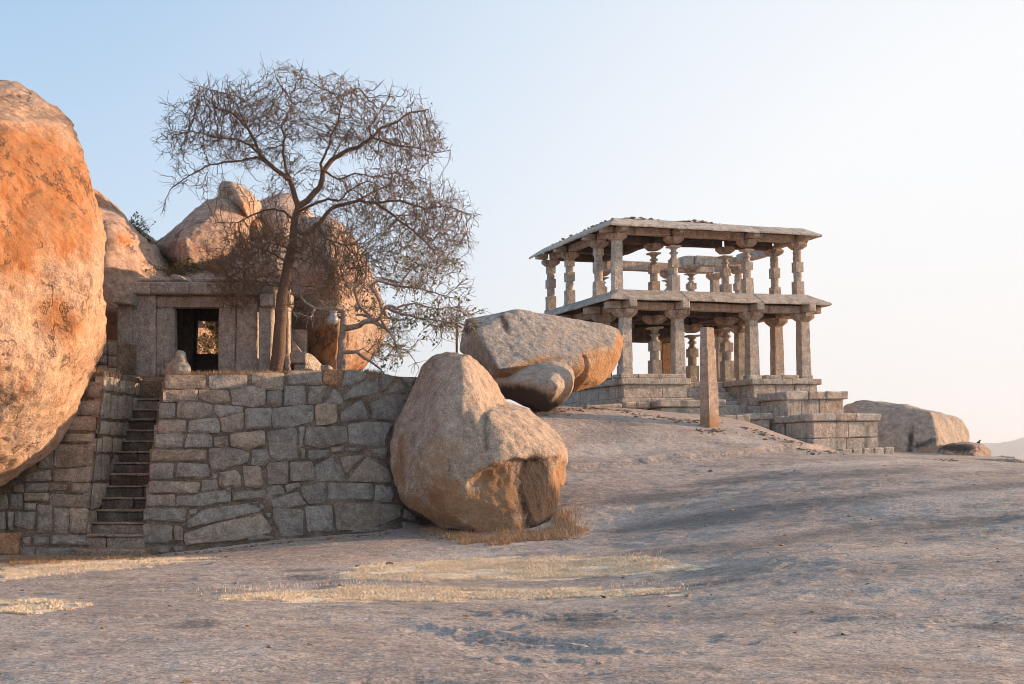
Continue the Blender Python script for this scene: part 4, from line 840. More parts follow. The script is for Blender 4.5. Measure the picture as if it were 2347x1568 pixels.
# small stones lying on the rock sheet
for i, (u, v, s, lab) in enumerate(((2133, 700, 0, ''),)): pass
def pebble(name, c, size, mat, label, cat, group=None, parent=None, seed=0, flat=.7):
    rg = random.Random(seed); pp = []
    for _ in range(16):
        d = Vector((rg.gauss(0, 1), rg.gauss(0, 1), rg.gauss(0, 1))).normalized(); pp.append(Vector((c[0]+d.x*size*rg.uniform(.8, 1.15), c[1]+d.y*size*rg.uniform(.7, 1), c[2]+d.z*size*flat)))
    V, F = hull_pts(pp); return tag(mk(name, V, F, mat, parent=parent, origin=None if parent else (c[0], c[1], c[2]-size*flat)), label, cat, group)
for u, v, s, lab in ((1322, 934, .13, 'small loose stone at the foot of the round boulder'), (1548, 944, .16, 'loose stone before the left step block of the pavilion'), (1570, 949, .10, 'tiny chip of stone beside the base of the left step block'), (1452, 1296, .09, 'dark clod lying on the far straw patch'), (893, 1296, .07, 'dark clod at the left end of the far straw patch')):
    h_ = hit(u, v); pebble('loose_stone', (h_.x, h_.y, h_.z+s*.3), s, M['rock' if s > .1 else 'bark'], lab, 'stone', seed=int(u))

# ------------------------------------------------------------------ pavilion
YAW = math.radians(20.85); O = Vector((4.623, 48.0, 0)); AX = Vector((math.cos(YAW), math.sin(YAW), 0)); BX = Vector((-math.sin(YAW), math.cos(YAW), 0))
GA = [0, 2.44, 6.02, 8.62]; GB = [0, 2.03, 5.10, 6.98]
UA = [-.22, 2.44, 6.02, 8.59]; UB = [.24, 2.03, 5.10, 7.3]
TILT = .022
def W(a, b, z): p = O+AX*a+BX*b; return Vector((p.x, p.y, z+TILT*a))
pav = empty('pavilion', W(0, 0, 3.9), 'ruined two-storey stone pavilion with carved columns and sloping slab eaves on a raised plinth', 'pavilion')
prn = random.Random(5)
def pb(name, a0, a1, b0, b1, z0, z1, mat='pav', parent=None, bev=.035, jit=.016, seg=.45, seed=None, topin=0.0):
    parent = parent or pav
    c = [[[W(a+(topin if a == a0 else -topin)*(k), b, z) for k, z in ((0, z0), (1, z1))] for b in (b0, b1)] for a in (a0, a1)]
    ns = tuple(max(1, int(abs(L)/seg)) for L in (a1-a0, b1-b0, z1-z0)); v, f = hexa(c, ns, bev, jit, seed if seed is not None else prn.randrange(9999), 1.8)
    return mk(name, v, f, M[mat], parent, smooth=True, angle=math.radians(17))
SQ = []
for k in range(16):
    t = (k/16*4+.5) % 4; s = int(t); f = t-s; SQ.append([(1, -1+2*f), (1-2*f, 1), (-1, 1-2*f), (-1+2*f, -1)][s])
def ringp(kind, hw):
    out = []
    for k in range(16):
        x, y = SQ[k]
        if kind == 'o':
            m = abs(x)+abs(y); lim = 1.42
            if m > lim: x, y = x*lim/m, y*lim/m
        elif kind == 'r':
            r = math.hypot(x, y); x, y = x/r, y/r
        out.append((x*hw, y*hw))
    return out
def profile(name, a, b, z0, prof, mat, parent, lean=(0, 0), jit=.010, seed=0):
    """stacked ring profile: (height above z0, half width, kind); square / octagon / round"""
    V = []; F = []; H = prof[-1][0] or 1
    for h, hw, kd in prof:
        for x, y in ringp(kd, hw): V.append(tuple(W(a+x+lean[0]*h/H, b+y+lean[1]*h/H, z0+h)))
    n = len(prof)
    for k in range(n-1):
        for i in range(16): j = (i+1) % 16; F.append([k*16+i, k*16+j, (k+1)*16+j, (k+1)*16+i])
    F.append(list(range(16))[::-1]); F.append([(n-1)*16+i for i in range(16)])
    V = np.array(V); V = V+jit*np.stack([fbm(V*2.6+s*7, 3, seed+s) for s in range(3)], -1)
    return mk(name, V, F, M[mat], parent, smooth=True, angle=math.radians(28))
def dens(prof, st=.14):
    out = [prof[0]]
    for p in prof[1:]:
        q = out[-1]; m = int((p[0]-q[0])/st) if p[2] == q[2] else 0
        for k in range(1, m+1): t = k/(m+1); out.append((q[0]+(p[0]-q[0])*t, q[1]+(p[1]-q[1])*t, q[2]))
        out.append(p)
    return out
def bands(H, w, seq):
    """seq of (fraction, width factor, kind)"""
    out = []; z = 0
    for fr_, wf, kd in seq:
        if isinstance(wf, tuple): out += [(z, w*wf[0], kd), (z+fr_*H, w*wf[1], kd)]
        else: out += [(z, w*wf, kd), (z+fr_*H, w*wf, kd)]
        z += fr_*H+.004
    return out
PLAIN = [(1.0, (1.06, .93), 's')]
PLAINU = [(.30, 1.06, 's'), (.20, .93, 'o'), (.20, 1.03, 's'), (.13, .93, 'o'), (.15, .97, 's')]
CARV = [(.30, 1.05, 's'), (.20, .93, 'o'), (.22, 1.0, 's'), (.05, .94, 'o'), (.06, 1.0, 'o'), (.04, .92, 'o'), (.07, .98, 'o'), (.04, .9, 'o')]
ORN = [(.33, 1.06, 's'), (.17, .93, 'o'), (.17, 1.0, 's'), (.03, .88, 'o'), (.035, (.66, .66), 'r'), (.02, (.66, .62), 'r'), (.02, (.62, .86), 'r'), (.025, (1.0, 1.0), 'r'), (.02, (.9, .64), 'r'), (.03, (.6, .6), 'r'), (.02, (.62, .95), 'r'), (.02, (.95, .95), 'r'), (.035, (1.25, 1.4), 's')]
def cap(col, a, b, z0, h, w, mat, arm=.62, aw=.175, dirs=4):
    """cross-shaped bracket: two arms with undercut ends"""
    for ax in (0, 1):
        aw_ = aw*(1 if ax == 0 else .985); zz0 = z0+(0 if ax == 0 else .006); zz1 = z0+h-(0 if ax == 0 else .006)
        def Q(l, s, z): return W(a+(l if ax == 0 else s), b+(s if ax == 0 else l), z)
        sec = [(-w*.95, zz0), (-arm*.86, zz0+h*.38), (-arm, zz0+h*.55), (-arm, zz1), (arm, zz1), (arm, zz0+h*.55), (arm*.86, zz0+h*.38), (w*.95, zz0)]
        V = [Q(l, -aw_, z) for l, z in sec]+[Q(l, aw_, z) for l, z in sec]; n = len(sec)
        F = [list(range(n)), list(range(n, 2*n))[::-1]]+[[i, (i+1) % n, (i+1) % n+n, i+n] for i in range(n)]
        V = np.array([tuple(v) for v in V]); cc = V.mean(0)
        for q in F:
            nn = np.cross(V[q[1]]-V[q[0]], V[q[2]]-V[q[0]])
            if np.dot(nn, V[q].mean(0)-cc) < 0: q.reverse()
        V = V+.012*np.stack([fbm(V*3+s*5, 2, 7+s) for s in range(3)], -1)
        mk('bracket_arm', V, F, M[mat], col)
def column(a, b, z0, z1, zcap, w, seq, mat='pavcol', capmat='beam', base=True, arm=.62, lean=(0, 0), bh=.16, sd=0):
    H = z1-z0
    col = profile('column', a, b, z0, dens(bands(H, w, seq)), mat, pav, lean, seed=sd)
    # column origin stays at the pavilion; its bracket and base are sub-parts
    if base: pb('column_base', a-w*1.35, a+w*1.35, b-w*1.35, b+w*1.35, z0-bh, z0+.002, 'pav', col, seed=sd)
    cap(col, a+lean[0], b+lean[1], z1-.004, zcap-z1, w, capmat, arm)
    return col
LZ0, LZ1, LZC = 5.40, 7.74, 8.10
lw = .218
kinds = {(0, 0): PLAIN, (1, 0): PLAIN, (2, 0): PLAIN, (3, 0): PLAIN, (1, 1): ORN, (2, 1): ORN, (2, 2): ORN, (1, 2): ORN}
for i in range(4):
    for j in range(4):
        k = kinds.get((i, j), PLAIN); sq = k is ORN
        column(GA[i], GB[j], LZ0, LZ1+(.25 if sq else 0)*0, LZC, lw*(1.0 if not sq else .98), k, base=(i >= 2 or sq), arm=.50, lean=(.02 if i == 0 else 0, 0), bh=.2 if (i >= 2) else .12, sd=i*7+j)
UZ0, UZ1, UZC = 8.93, 10.97, 11.27
uk = {(0, 0): PLAIN, (1, 0): ORN, (2, 0): ORN, (3, 0): CARV, (0, 1): PLAINU, (0, 2): PLAINU, (0, 3): PLAINU, (1, 1): ORN, (2, 1): ORN, (2, 2): ORN, (3, 1): CARV, (3, 2): CARV, (3, 3): PLAIN, (1, 3): ORN, (2, 3): ORN, (1, 2): None}
for (i, j), k in uk.items():
    if k is None: continue
    rear = j >= 2 and i >= 1; drop = .35 if rear else 0
    column(UA[i], UB[j], UZ0, UZ1-drop, UZC-drop, .182, k, arm=.40, base=True, bh=.13, sd=50+i*7+j, mat='pavcol')
# main beams, lower
BZ0, BZ1 = LZC+.004, 8.42
def beam_a(a0, a1, b, z0, z1, w=.2, mat='pav', nm='beam'): pb(nm, a0+.006, a1-.006, b-w, b+w, z0, z1, mat, bev=.03)
def beam_b(a, b0, b1, z0, z1, w=.2, mat='pav', nm='beam'): pb(nm, a-w, a+w, b0+.006, b1-.006, z0, z1, mat, bev=.03)
for j, b in enumerate(GB):
    for i in range(3): beam_a(GA[i]+(.21 if i else -.2), GA[i+1]-.21, b, BZ0, BZ1, .2, 'beam' if j == 0 else 'soot_shade')
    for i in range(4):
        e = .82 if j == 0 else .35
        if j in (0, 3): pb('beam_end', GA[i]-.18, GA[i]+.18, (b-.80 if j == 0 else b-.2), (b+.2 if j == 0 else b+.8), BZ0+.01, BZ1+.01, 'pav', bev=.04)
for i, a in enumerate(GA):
    for j in range(3): beam_b(a, GB[j]+.205, GB[j+1]-.205, BZ0, BZ1, .19, 'soot_shade' if 0 < i < 3 else 'beam')
    if i in (0, 3):
        for j in range(4):
            s = -1 if i == 0 else 1; a0, a1 = sorted((a+s*.205, a+s*.88)); pb('beam_end', a0, a1, GB[j]-.2, GB[j]+.2, BZ0+.008, BZ1+.005, 'pav', bev=.04)
# ceiling slabs between storeys
for j in range(3):
    for i in range(3):
        for k in range(3):
            a0 = GA[i]+(GA[i+1]-GA[i])*k/3; a1 = GA[i]+(GA[i+1]-GA[i])*(k+1)/3; pb('ceiling_slab', a0+.005, a1-.005, GB[j]+.005, GB[j+1]-.005, BZ1+.012, 8.66, 'soot_shade', jit=.004, bev=.01)
def eave_front(a0, a1, b_in, b_out, zi, zo, th, e0, e1, nm='eave_slab', mat='pav', flip=1, lip=.07):
    """sloping slab; e0/e1 lengthen its outer edge for the mitred corners"""
    c = [[[W(aa, b_in, zi-th), W(aa, b_in, zi)], [W(aa+e, b_out, zo-th), W(aa+e, b_out, zo)]] for aa, e in ((a0, e0), (a1, e1))]
    v, f = hexa(c, (max(2, int((a1-a0)/.3)), 3, 1), .03, .015, prn.randrange(999), 1.7); return mk(nm, v, f, M[mat], pav, smooth=True, angle=math.radians(17))
def eave_side(b0, b1, a_in, a_out, zi, zo, th, e0, e1, nm='eave_slab', mat='pav'):
    c = [[[W(a_in, bb, zi-th), W(a_in, bb, zi)], [W(a_out, bb+e, zo-th), W(a_out, bb+e, zo)]] for bb, e in ((b0, e0), (b1, e1))]
    v, f = hexa(c, (max(2, int((b1-b0)/.3)), 3, 1), .03, .015, prn.randrange(999), 1.7); return mk(nm, v, f, M[mat], pav, smooth=True, angle=math.radians(17))
EA, EB = 1.02, .78
g = .006
zi, zo, th = 8.93, 8.50, .11
cuts = [-.25, GA[1]+.1, GA[2]+.05, GA[3]+.25]
for i in range(3): eave_front(cuts[i]+g, cuts[i+1]-g, -.05, -EB, zi-.02*i*0, zo, th, -(EA-.25) if i == 0 else 0, (EA-.25) if i == 2 else 0)
cb = [-.05, 1.7, 3.4, 5.2, GB[3]+.1]
for i in range(4):
    eave_side(cb[i]+g, cb[i+1]-g, -.26, -EA, zi, zo, th, -(EB-.05) if i == 0 else 0, EB-.1 if i == 3 else 0)
    eave_side(cb[i]+g, cb[i+1]-g, GA[3]+.26, GA[3]+EA-.1, zi-.05, zo-.02, th, -(EB-.05) if i == 0 else 0, EB-.1 if i == 3 else 0)
    eave_front(cuts[min(i, 2)]+g, cuts[min(i, 2)+1]-g, GB[3]+.12, GB[3]+EB, zi, zo, th, -(EA-.25) if i == 0 else 0, (EA-.25) if i == 2 else 0) if i < 3 else None
pb('floor_fill', -.2, GA[3]+.2, 0.0, GB[3], 8.67, 8.78, 'rubble')
# leftover rubble and a tilted slab on the lower roof at the right
for k in range(12): p = W(6.7+k*.16+prn.uniform(-.05, .05), 1.2+prn.uniform(-.4, .4), 8.88); pebble('roof_rubble_stone', p, prn.uniform(.08, .16), M['rubble'], None, None, parent=pav, seed=k+900)
pb('loose_slab', 6.9, 8.5, 2.4, 3.3, 8.98, 9.12, 'pav', bev=.04)
# upper beams
UB0, UB1 = UZC+.004, 11.58
for i in range(3): beam_a(UA[i]+.205, UA[i+1]-.205, UB[0], UB0, UB1, .18, 'beam'); beam_a(GA[i]+.205, GA[i+1]-.205, UB[1], UB0-.05, UB1-.05, .18, 'soot_shade')
for i in range(4):
    pb('beam_end', UA[i]-.15, UA[i]+.15, UB[0]-.85, UB[0]+.2, UB0+.02, UB1-.03, 'pav', bev=.04)
for j in range(3): beam_b(UA[0], UB[j]+.205, UB[j+1]-.205, UB0, UB1, .17, 'beam')
beam_b(GA[1], UB[1]+.2, UB[2]-.2, UB0, UB1, .17, 'soot_shade'); beam_b(GA[1], UB[2]-.19, UB[3]-.2, UB0, UB1, .17, 'soot_shade')
for i in (1, 2): beam_b(GA[i], UB[0]+.19, UB[1]-.19, UB0+.01, UB1-.02, .17, 'soot_shade')
beam_b(UA[3], UB[0]+.2, UB[1]-.2, UB0, UB1, .17, 'beam')
for j in range(4): pb('beam_end', UA[0]-.75, UA[0]-.18, UB[j]-.15, UB[j]+.15, UB0+.02, UB1-.03, 'pav', bev=.04)
beam_a(UA[0]+.2, GA[1]-.2, UB[3], UB0, UB1, .17, 'soot_shade')
beam_a(UA[0]+.2, GA[1]-.2, UB[2], UB0, UB1, .17, 'soot_shade')
pb('beam_end', UA[3]+.18, UA[3]+.5, UB[0]-.15, UB[0]+.15, UB0+.02, UB1-.03, 'pav', bev=.04)
# rear beams standing free of any roof
R0, R1 = UZC-.35+.004, UZC+.12
beam_a(GA[1]+.1, GA[2]-.1, UB[3], R0, R1-.02, .19, 'pavcol'); beam_a(GA[2]+.1, UA[3]-.1, UB[3]+.02, R0+.02, R1+.03, .19, 'pavcol')
beam_b(UA[3], UB[1]+.25, UB[2]-.1, R0+.15, R1+.12, .19, 'pavcol'); beam_b(UA[3], UB[2]-.06, UB[3]-.25, R0+.02, R1+.03, .19, 'pavcol')
beam_b(GA[2], UB[2]+.0, UB[3]-.25, R0, R1+.02, .19, 'pavcol'); beam_a(GA[2]+.2, UA[3]-.24, UB[2], R0, R1, .18, 'pavcol')
# upper roof slabs and eaves
zi, zo, th = 11.90, 11.50, .10
RT = 11.72
for k in range(9):
    a0 = -.4+k*1.02; pb('roof_slab', a0+.005, a0+1.015, UB[0]-.2, UB[1]+.25, UB1+.01, RT, 'soot_shade', jit=.006, bev=.015)
for k in range(5):
    b0 = UB[1]+.27+k*1.05; pb('roof_slab', UA[0]-.25, GA[1]+.25, b0+.005, b0+1.045, UB1+.012, RT, 'soot_shade', jit=.006, bev=.015)
cuts = [-.42, GA[1]+.08, GA[2]+.02, GA[3]+.19]
zr = [0, 0, 0]
for i in range(3): eave_front(cuts[i]+g, cuts[i+1]-g, UB[0]-.18, -EB-.02, zi, zo, th, -(EA-.42) if i == 0 else 0, (EA-.62) if i == 2 else 0)
cb = [UB[0]-.18, 1.9, 3.7, 5.5, UB[3]+.3]
for i in range(4): eave_side(cb[i]+g, cb[i+1]-g, -.44, -EA, zi, zo, th, -(EB+.05) if i == 0 else 0, .5 if i == 3 else 0)
eave_side(UB[0]-.17, UB[1]+.3, GA[3]+.20, GA[3]+EA-.42, zi, zo, th, -(EB+.05), 0)
# layers of rubble and brick left on the roof
def mound(a, b):
    m = .27*max(0, 1-((a-2.4)/5.6)**2)+.05*math.sin(a*2.1)*math.sin(b*1.7+1)
    if b > 2.2: m = .2*max(0, 1-abs(a-.9)/1.6)+.04*math.sin(b*2)
    e = min((a+.35)/.5, (8.7-a)/.8, (b+.05)/.35, (7.3-b)/.5, 1); e2 = 1 if b < 2.0 else min(1, max(0, (2.6-a)/.6)) if a > 0 else 1
    return max(0, m*max(0, e))*e2
gm_a = np.linspace(-.4, 8.8, 60); gm_b = np.linspace(-.1, 7.35, 50)
Vm = [tuple(W(a_, b_, RT-.03+mound(a_, b_)+.02*float(vnoise([[a_*4, b_*4, 0]], 8)[0]))) for b_ in gm_b for a_ in gm_a]
ix = np.arange(len(Vm)).reshape(50, 60); Fm = [[int(ix[j, i]), int(ix[j, i+1]), int(ix[j+1, i+1]), int(ix[j+1, i])] for j in range(49) for i in range(59) if gm_b[j] < 2.2 or gm_a[i] < 2.6]
mk('roof_earth', Vm, Fm, M['rubble'], pav, smooth=True)
def rubble_bits(n, f, smin, smax, seed, parent, name):
    rg = random.Random(seed); parts = []
    for _ in range(n):
        p, s = f(rg); s = s*rg.uniform(smin, smax); pp = [p+Vector((rg.uniform(-1, 1)*s*1.3, rg.uniform(-1, 1)*s, rg.uniform(-.6, .6)*s)) for _ in range(9)]; parts.append(hull_pts(pp))
    v, f_ = join(parts); o = mk(name, v, f_, M['rubble'], parent, kind='stuff'); return o
def rf(rg):
    if rg.random() < .62:
        a = rg.uniform(-.2, 8.3); b = rg.uniform(.1, 2.2); h = (.30+.12*math.sin(a*1.3+1))*max(0, 1-((a-2.2)/5.4)**2)+.02
    else:
        a = rg.uniform(-.4, 2.3); b = rg.uniform(2, 7.3); h = .26
    return W(a, b, RT+mound(a, b)-.01), 1.0
rubble_bits(1500, rf, .035, .085, 33, pav, 'roof_rubble')
for k in range(16):
    a = .1+k*.42; pebble('roof_stone', W(a, .3+prn.uniform(-.1, .1), RT+mound(a, .4)), prn.uniform(.07, .12), M['rubble'], None, None, parent=pav, seed=k+60, flat=.45)
for k in range(15):
    b = .3+k*.45; pebble('roof_stone', W(-.40+prn.uniform(-.05, .05), b, 11.88+prn.uniform(0, .05)), prn.uniform(.09, .14), M['rubble'], None, None, parent=pav, seed=k+160, flat=.5)
# inner sanctum walls glimpsed between the columns
for k in range(2): pb('inner_wall_slab', 5.1+k*.44, 5.53+k*.44, 6.3, 6.55, 4.9, 7.95, 'orange', bev=.03)
pb('inner_lintel', .3, 5.6, 6.2, 6.5, 7.35, 8.08, 'soot_shade')

# plinth: two wings with a stepped recess between them
Z_T, Z_C0, Z_B = 5.24, 5.02, 4.42
def course(nm, a0, a1, b0, b1, z0, z1, n, mat='pav', along='a', **k):
    cuts_ = [0]+sorted(prn.uniform(i-.25, i+.25)/n for i in range(1, n))+[1]
    for i in range(n):
        if along == 'a': pb(nm, a0+(a1-a0)*cuts_[i]+.004, a0+(a1-a0)*cuts_[i+1]-.004, b0, b1, z0, z1, mat, **k)
        else: pb(nm, a0, a1, b0+(b1-b0)*cuts_[i]+.004, b0+(b1-b0)*cuts_[i+1]-.004, z0, z1, mat, **k)
for (a0, a1) in ((-.5, 2.72), (5.62, 9.12)):
    L = a0 < 0
    course('cornice_block', a0, a1, -.62, -.1, Z_C0-.04, Z_T-.01, 2 if L else 2)
    course('plinth_block', a0+.14, a1-.16, -.5, -.12, Z_B, Z_C0-.045, 2 if L else 3)
    if L:
        course('seat_block', a0+.1, a1-.12, -.42, .4, Z_T-.005, 5.42, 3)
    else:
        course('seat_block', GA[2]+.5, GA[3]-.45, -.3, .3, Z_T-.005, 5.40, 2)
    course('cornice_block', a0, a0+.5, -.09, 7.4, Z_C0-.04, Z_T-.012, 5, along='b')
    course('plinth_block', a0+.14, a0+.5, -.11, 7.3, Z_B, Z_C0-.045, 4, along='b')
    course('cornice_block', a1-.5, a1, -.09, 7.4, Z_C0-.04, Z_T-.012, 5, along='b')
    course('plinth_block', a1-.6, a1-.16, -.11, 7.3, Z_B, Z_C0-.045, 4, along='b')
    course('floor_slab', a0+.51, a1-.51, -.09, 7.3, Z_C0-.1, Z_T-.004, 5, along='b')
    course('base_block', a0-.02, a1+.0, -.75, .0, 4.08, Z_B-.004, 3 if L else 4)
    course('base_block', a0-.02, a0+.5, .01, 7.4, 4.08, Z_B-.004, 4, along='b'); course('base_block', a1-.5, a1, .01, 7.4, 4.08, Z_B-.004, 4, along='b')
    course('base_block', a0-.1, a1+.06, -.82, 7.4, 3.7, 4.075, 4 if not L else 3, jit=.01)
    course('base_block', a0-.16, a1+.08, -.9, 7.4, 2.6, 3.695, 3, jit=.01)
pb('floor_slab', 2.73, 5.61, 1.7, 7.3, 4.9, Z_T-.02, 'pav')
for k in range(4): pb('entrance_step', 2.74, 5.6, .5+k*.32-.01, 1.75, 4.15+k*.2, 4.345+k*.2, 'pav')
course('entrance_block', 2.74, 5.6, -.3, .5, 3.6, 4.14, 2)
beam_a(1.2, 3.6, -1.0, 0, 0) if False else None
# ---- platforms in front of it, each a thing of its own
def platform(name, label, a0, a1, b0, b1, ztop, zcap, zbot, nc, nb, rows=1, side=2, over=.1):
    t = empty(name, W(a0, b0, zbot), label, 'stone platform')
    cu = [a0+(a1-a0)*i/nc for i in range(nc+1)]
    for i in range(1, nc): cu[i] += prn.uniform(-.15, .15)
    for i in range(nc): pb('cap_slab', cu[i]+.005, cu[i+1]-.005, b0, b1, zcap, ztop+prn.uniform(-.02, .02), 'pav', t, bev=.05, jit=.03)
    for r in range(rows):
        z0 = zbot+(zcap-zbot)*r/rows; z1 = zbot+(zcap-zbot)*(r+1)/rows
        c_ = [a0+over+(a1-a0-2*over)*i/nb for i in range(nb+1)]
        for i in range(1, nb): c_[i] += prn.uniform(-.3, .3)
        for i in range(nb): pb('base_block', c_[i]+.006, c_[i+1]-.006, b0+over+prn.uniform(0, .03), b1-.1, z0+.003, z1-.004, 'pav', t, bev=.04, jit=.02)
    return t
platform('step_block', 'low stone step block before the left half of the pavilion', .35, 3.35, -2.3, -.95, 4.30, 3.98, 3.2, 1, 1)
platform('side_block', 'short dark block end joining the left step block to the plinth', -.75, .33, -1.6, -.95, 4.22, 3.97, 3.2, 2, 1)
lb0 = empty('edge_block', W(-2, -1.6, 3.4), 'rough block lying on the rock left of the step block, near the round boulder', 'stone block'); pb('block', -2.6, -.95, -1.7, -1.0, 3.5, 4.14, 'pav', lb0, bev=.06, jit=.04, topin=.05)
platform('upper_platform', 'upper of the two capped stone platforms stepping down at the right', 5.72, 8.75, -2.9, -.7, 4.56, 4.24, 3.0, 3, 3, over=.12)
platform('lower_platform', 'lowest capped stone platform beside the wide sliced boulder', 5.5, 8.7, -4.98, -2.92, 3.58, 3.30, 2.0, 3, 2, rows=2, over=.08)
lp_ = bpy.data.objects['lower_platform']
for k in range(3): pb('side_cap', 5.5, 5.71, -2.9+k*.77, -2.9+k*.77+.76, 3.30, 3.58, 'pav', lp_, bev=.04); pb('side_base', 5.56, 5.71, -2.9+k*.77, -2.9+k*.77+.76, 2.2, 3.29, 'pav', lp_, bev=.04)
platform('middle_block', 'low blocks on the rock behind the standing pillar', 2.8, 3.98, -3.05, -2.45, 3.64, 3.30, 2.6, 2, 2)
platform('low_kerb', 'low stone kerb showing between the pillar and the lower platform', 4.0, 5.45, -2.4, -1.6, 3.72, 3.45, 2.2, 2, 1)
fb_ = empty('foot_blocks', W(7.2, -5.2, 2.0), 'row of small flat blocks at the foot of the lower platform', 'stone block')
for k in range(5): pb('block', 6.6+k*.5, 7.06+k*.5, -5.3, -4.99, 1.9, 2.22+.01*k, 'pav', fb_, bev=.04)

# ---- standing pillar
def pillar():
    Y = 41.0; t = empty('standing_pillar', P(1628, 988, Y), 'lone roughly squared granite pillar standing on bare rock before the pavilion', 'pillar')
    yaw = math.radians(34)
    def ring(uc, v, w, kind='s'):
        c = P(uc, v, Y); out = []
        for x, y in ringp(kind, 1.0):
            if kind == 's': pass
            out.append((c.x+(x*math.cos(yaw)-y*math.sin(yaw))*w, Y+(x*math.sin(yaw)+y*math.cos(yaw))*w, c.z))
        return out
    px = 1/2700*41
    R = []
    for uc, v, wid, kd in ((1627.5, 1000, 43, 's'), (1627.6, 985, 42.5, 's'), (1626.5, 960, 42, 's'), (1626, 930, 41, 's'), (1625.0, 900, 40, 's'), (1624, 870, 38.5, 's'), (1623, 840, 37, 's'), (1622, 801, 35.5, 's'), (1621, 799, 32.5, 's'), (1621, 775, 31.8, 's'), (1620.5, 754, 31, 's'), (1620.5, 751, 28, 's')):
        R.append(ring(uc, v, wid*px/2/(math.cos(yaw)+math.sin(yaw)), kd))
    V = np.array([p for r in R for p in r]); n = len(R); F = []
    for k in range(n-1):
        for i in range(16): j = (i+1) % 16; F.append([k*16+i, k*16+j, (k+1)*16+j, (k+1)*16+i])
    F.append([(n-1)*16+i for i in range(16)]); V = V+.012*np.stack([fbm(V*3+s*5, 3, s) for s in range(3)], -1)
    at = np.zeros((len(V), 3)); at[:, 0] = 0; at[:, 1] = sst(-V[:, 2], -(P(0, 935, Y).z), -(P(0, 955, Y).z))*.62
    mk('shaft', V, F, M['rock'], t, smooth=True, angle=math.radians(28), attrs=at)
pillar()
# thin iron rod
rp = P(1047, 812, 34); tp_ = P(1047.5, 725, 34); V = []; F = []
for k, z in enumerate((float(terr(rp.x, rp.y)[0])-.1, tp_.z-.25, tp_.z-.24, tp_.z)):
    r_ = .035 if k < 2 else .018
    for i in range(6): V.append((rp.x+r_*math.cos(i*math.pi/3), rp.y+r_*math.sin(i*math.pi/3), z))
for k in range(3):
    for i in range(6): F.append([k*6+i, k*6+(i+1) % 6, k*6+6+(i+1) % 6, k*6+6+i])
F.append(list(range(18, 24))); tag(mk('iron_post', V, F, M['iron'], origin=(rp.x, rp.y, float(terr(rp.x, rp.y)[0])-.1)), 'thin rusty iron post upright behind the notched boulder', 'post')
# rock mass under the iron post (hidden foot)
# ------------------------------------------------------------------ trees
def tubes(name, A, B, RA, RB, DA, DB, k, mat, parent, kind=None, smooth=True):
    """k-sided tubes from A to B with ring directions DA, DB"""
    def ring(Pn, D, R):
        D = D/np.maximum(np.linalg.norm(D, axis=1, keepdims=True), 1e-9); ref = np.tile([[0., 1., 0.]], (len(D), 1)); ref[np.abs(D[:, 1]) > .93] = (1, 0, 0)
        e1 = ref-D*(ref*D).sum(1, keepdims=True); e1 /= np.linalg.norm(e1, axis=1, keepdims=True); e2 = np.cross(D, e1)
        t = np.arange(k)*2*math.pi/k
        return Pn[:, None]+R[:, None, None]*(np.cos(t)[None, :, None]*e1[:, None]+np.sin(t)[None, :, None]*e2[:, None])
    n = len(A); V = np.concatenate([ring(A, DA, RA), ring(B, DB, RB)], 1).reshape(-1, 3)
    base = (np.arange(n)*2*k)[:, None]; i = np.arange(k); j = (i+1) % k
    F = np.stack([base+i, base+j, base+k+j, base+k+i], -1).reshape(-1, 4)
    return mk(name, V, F, mat, parent, smooth=smooth, kind=kind)
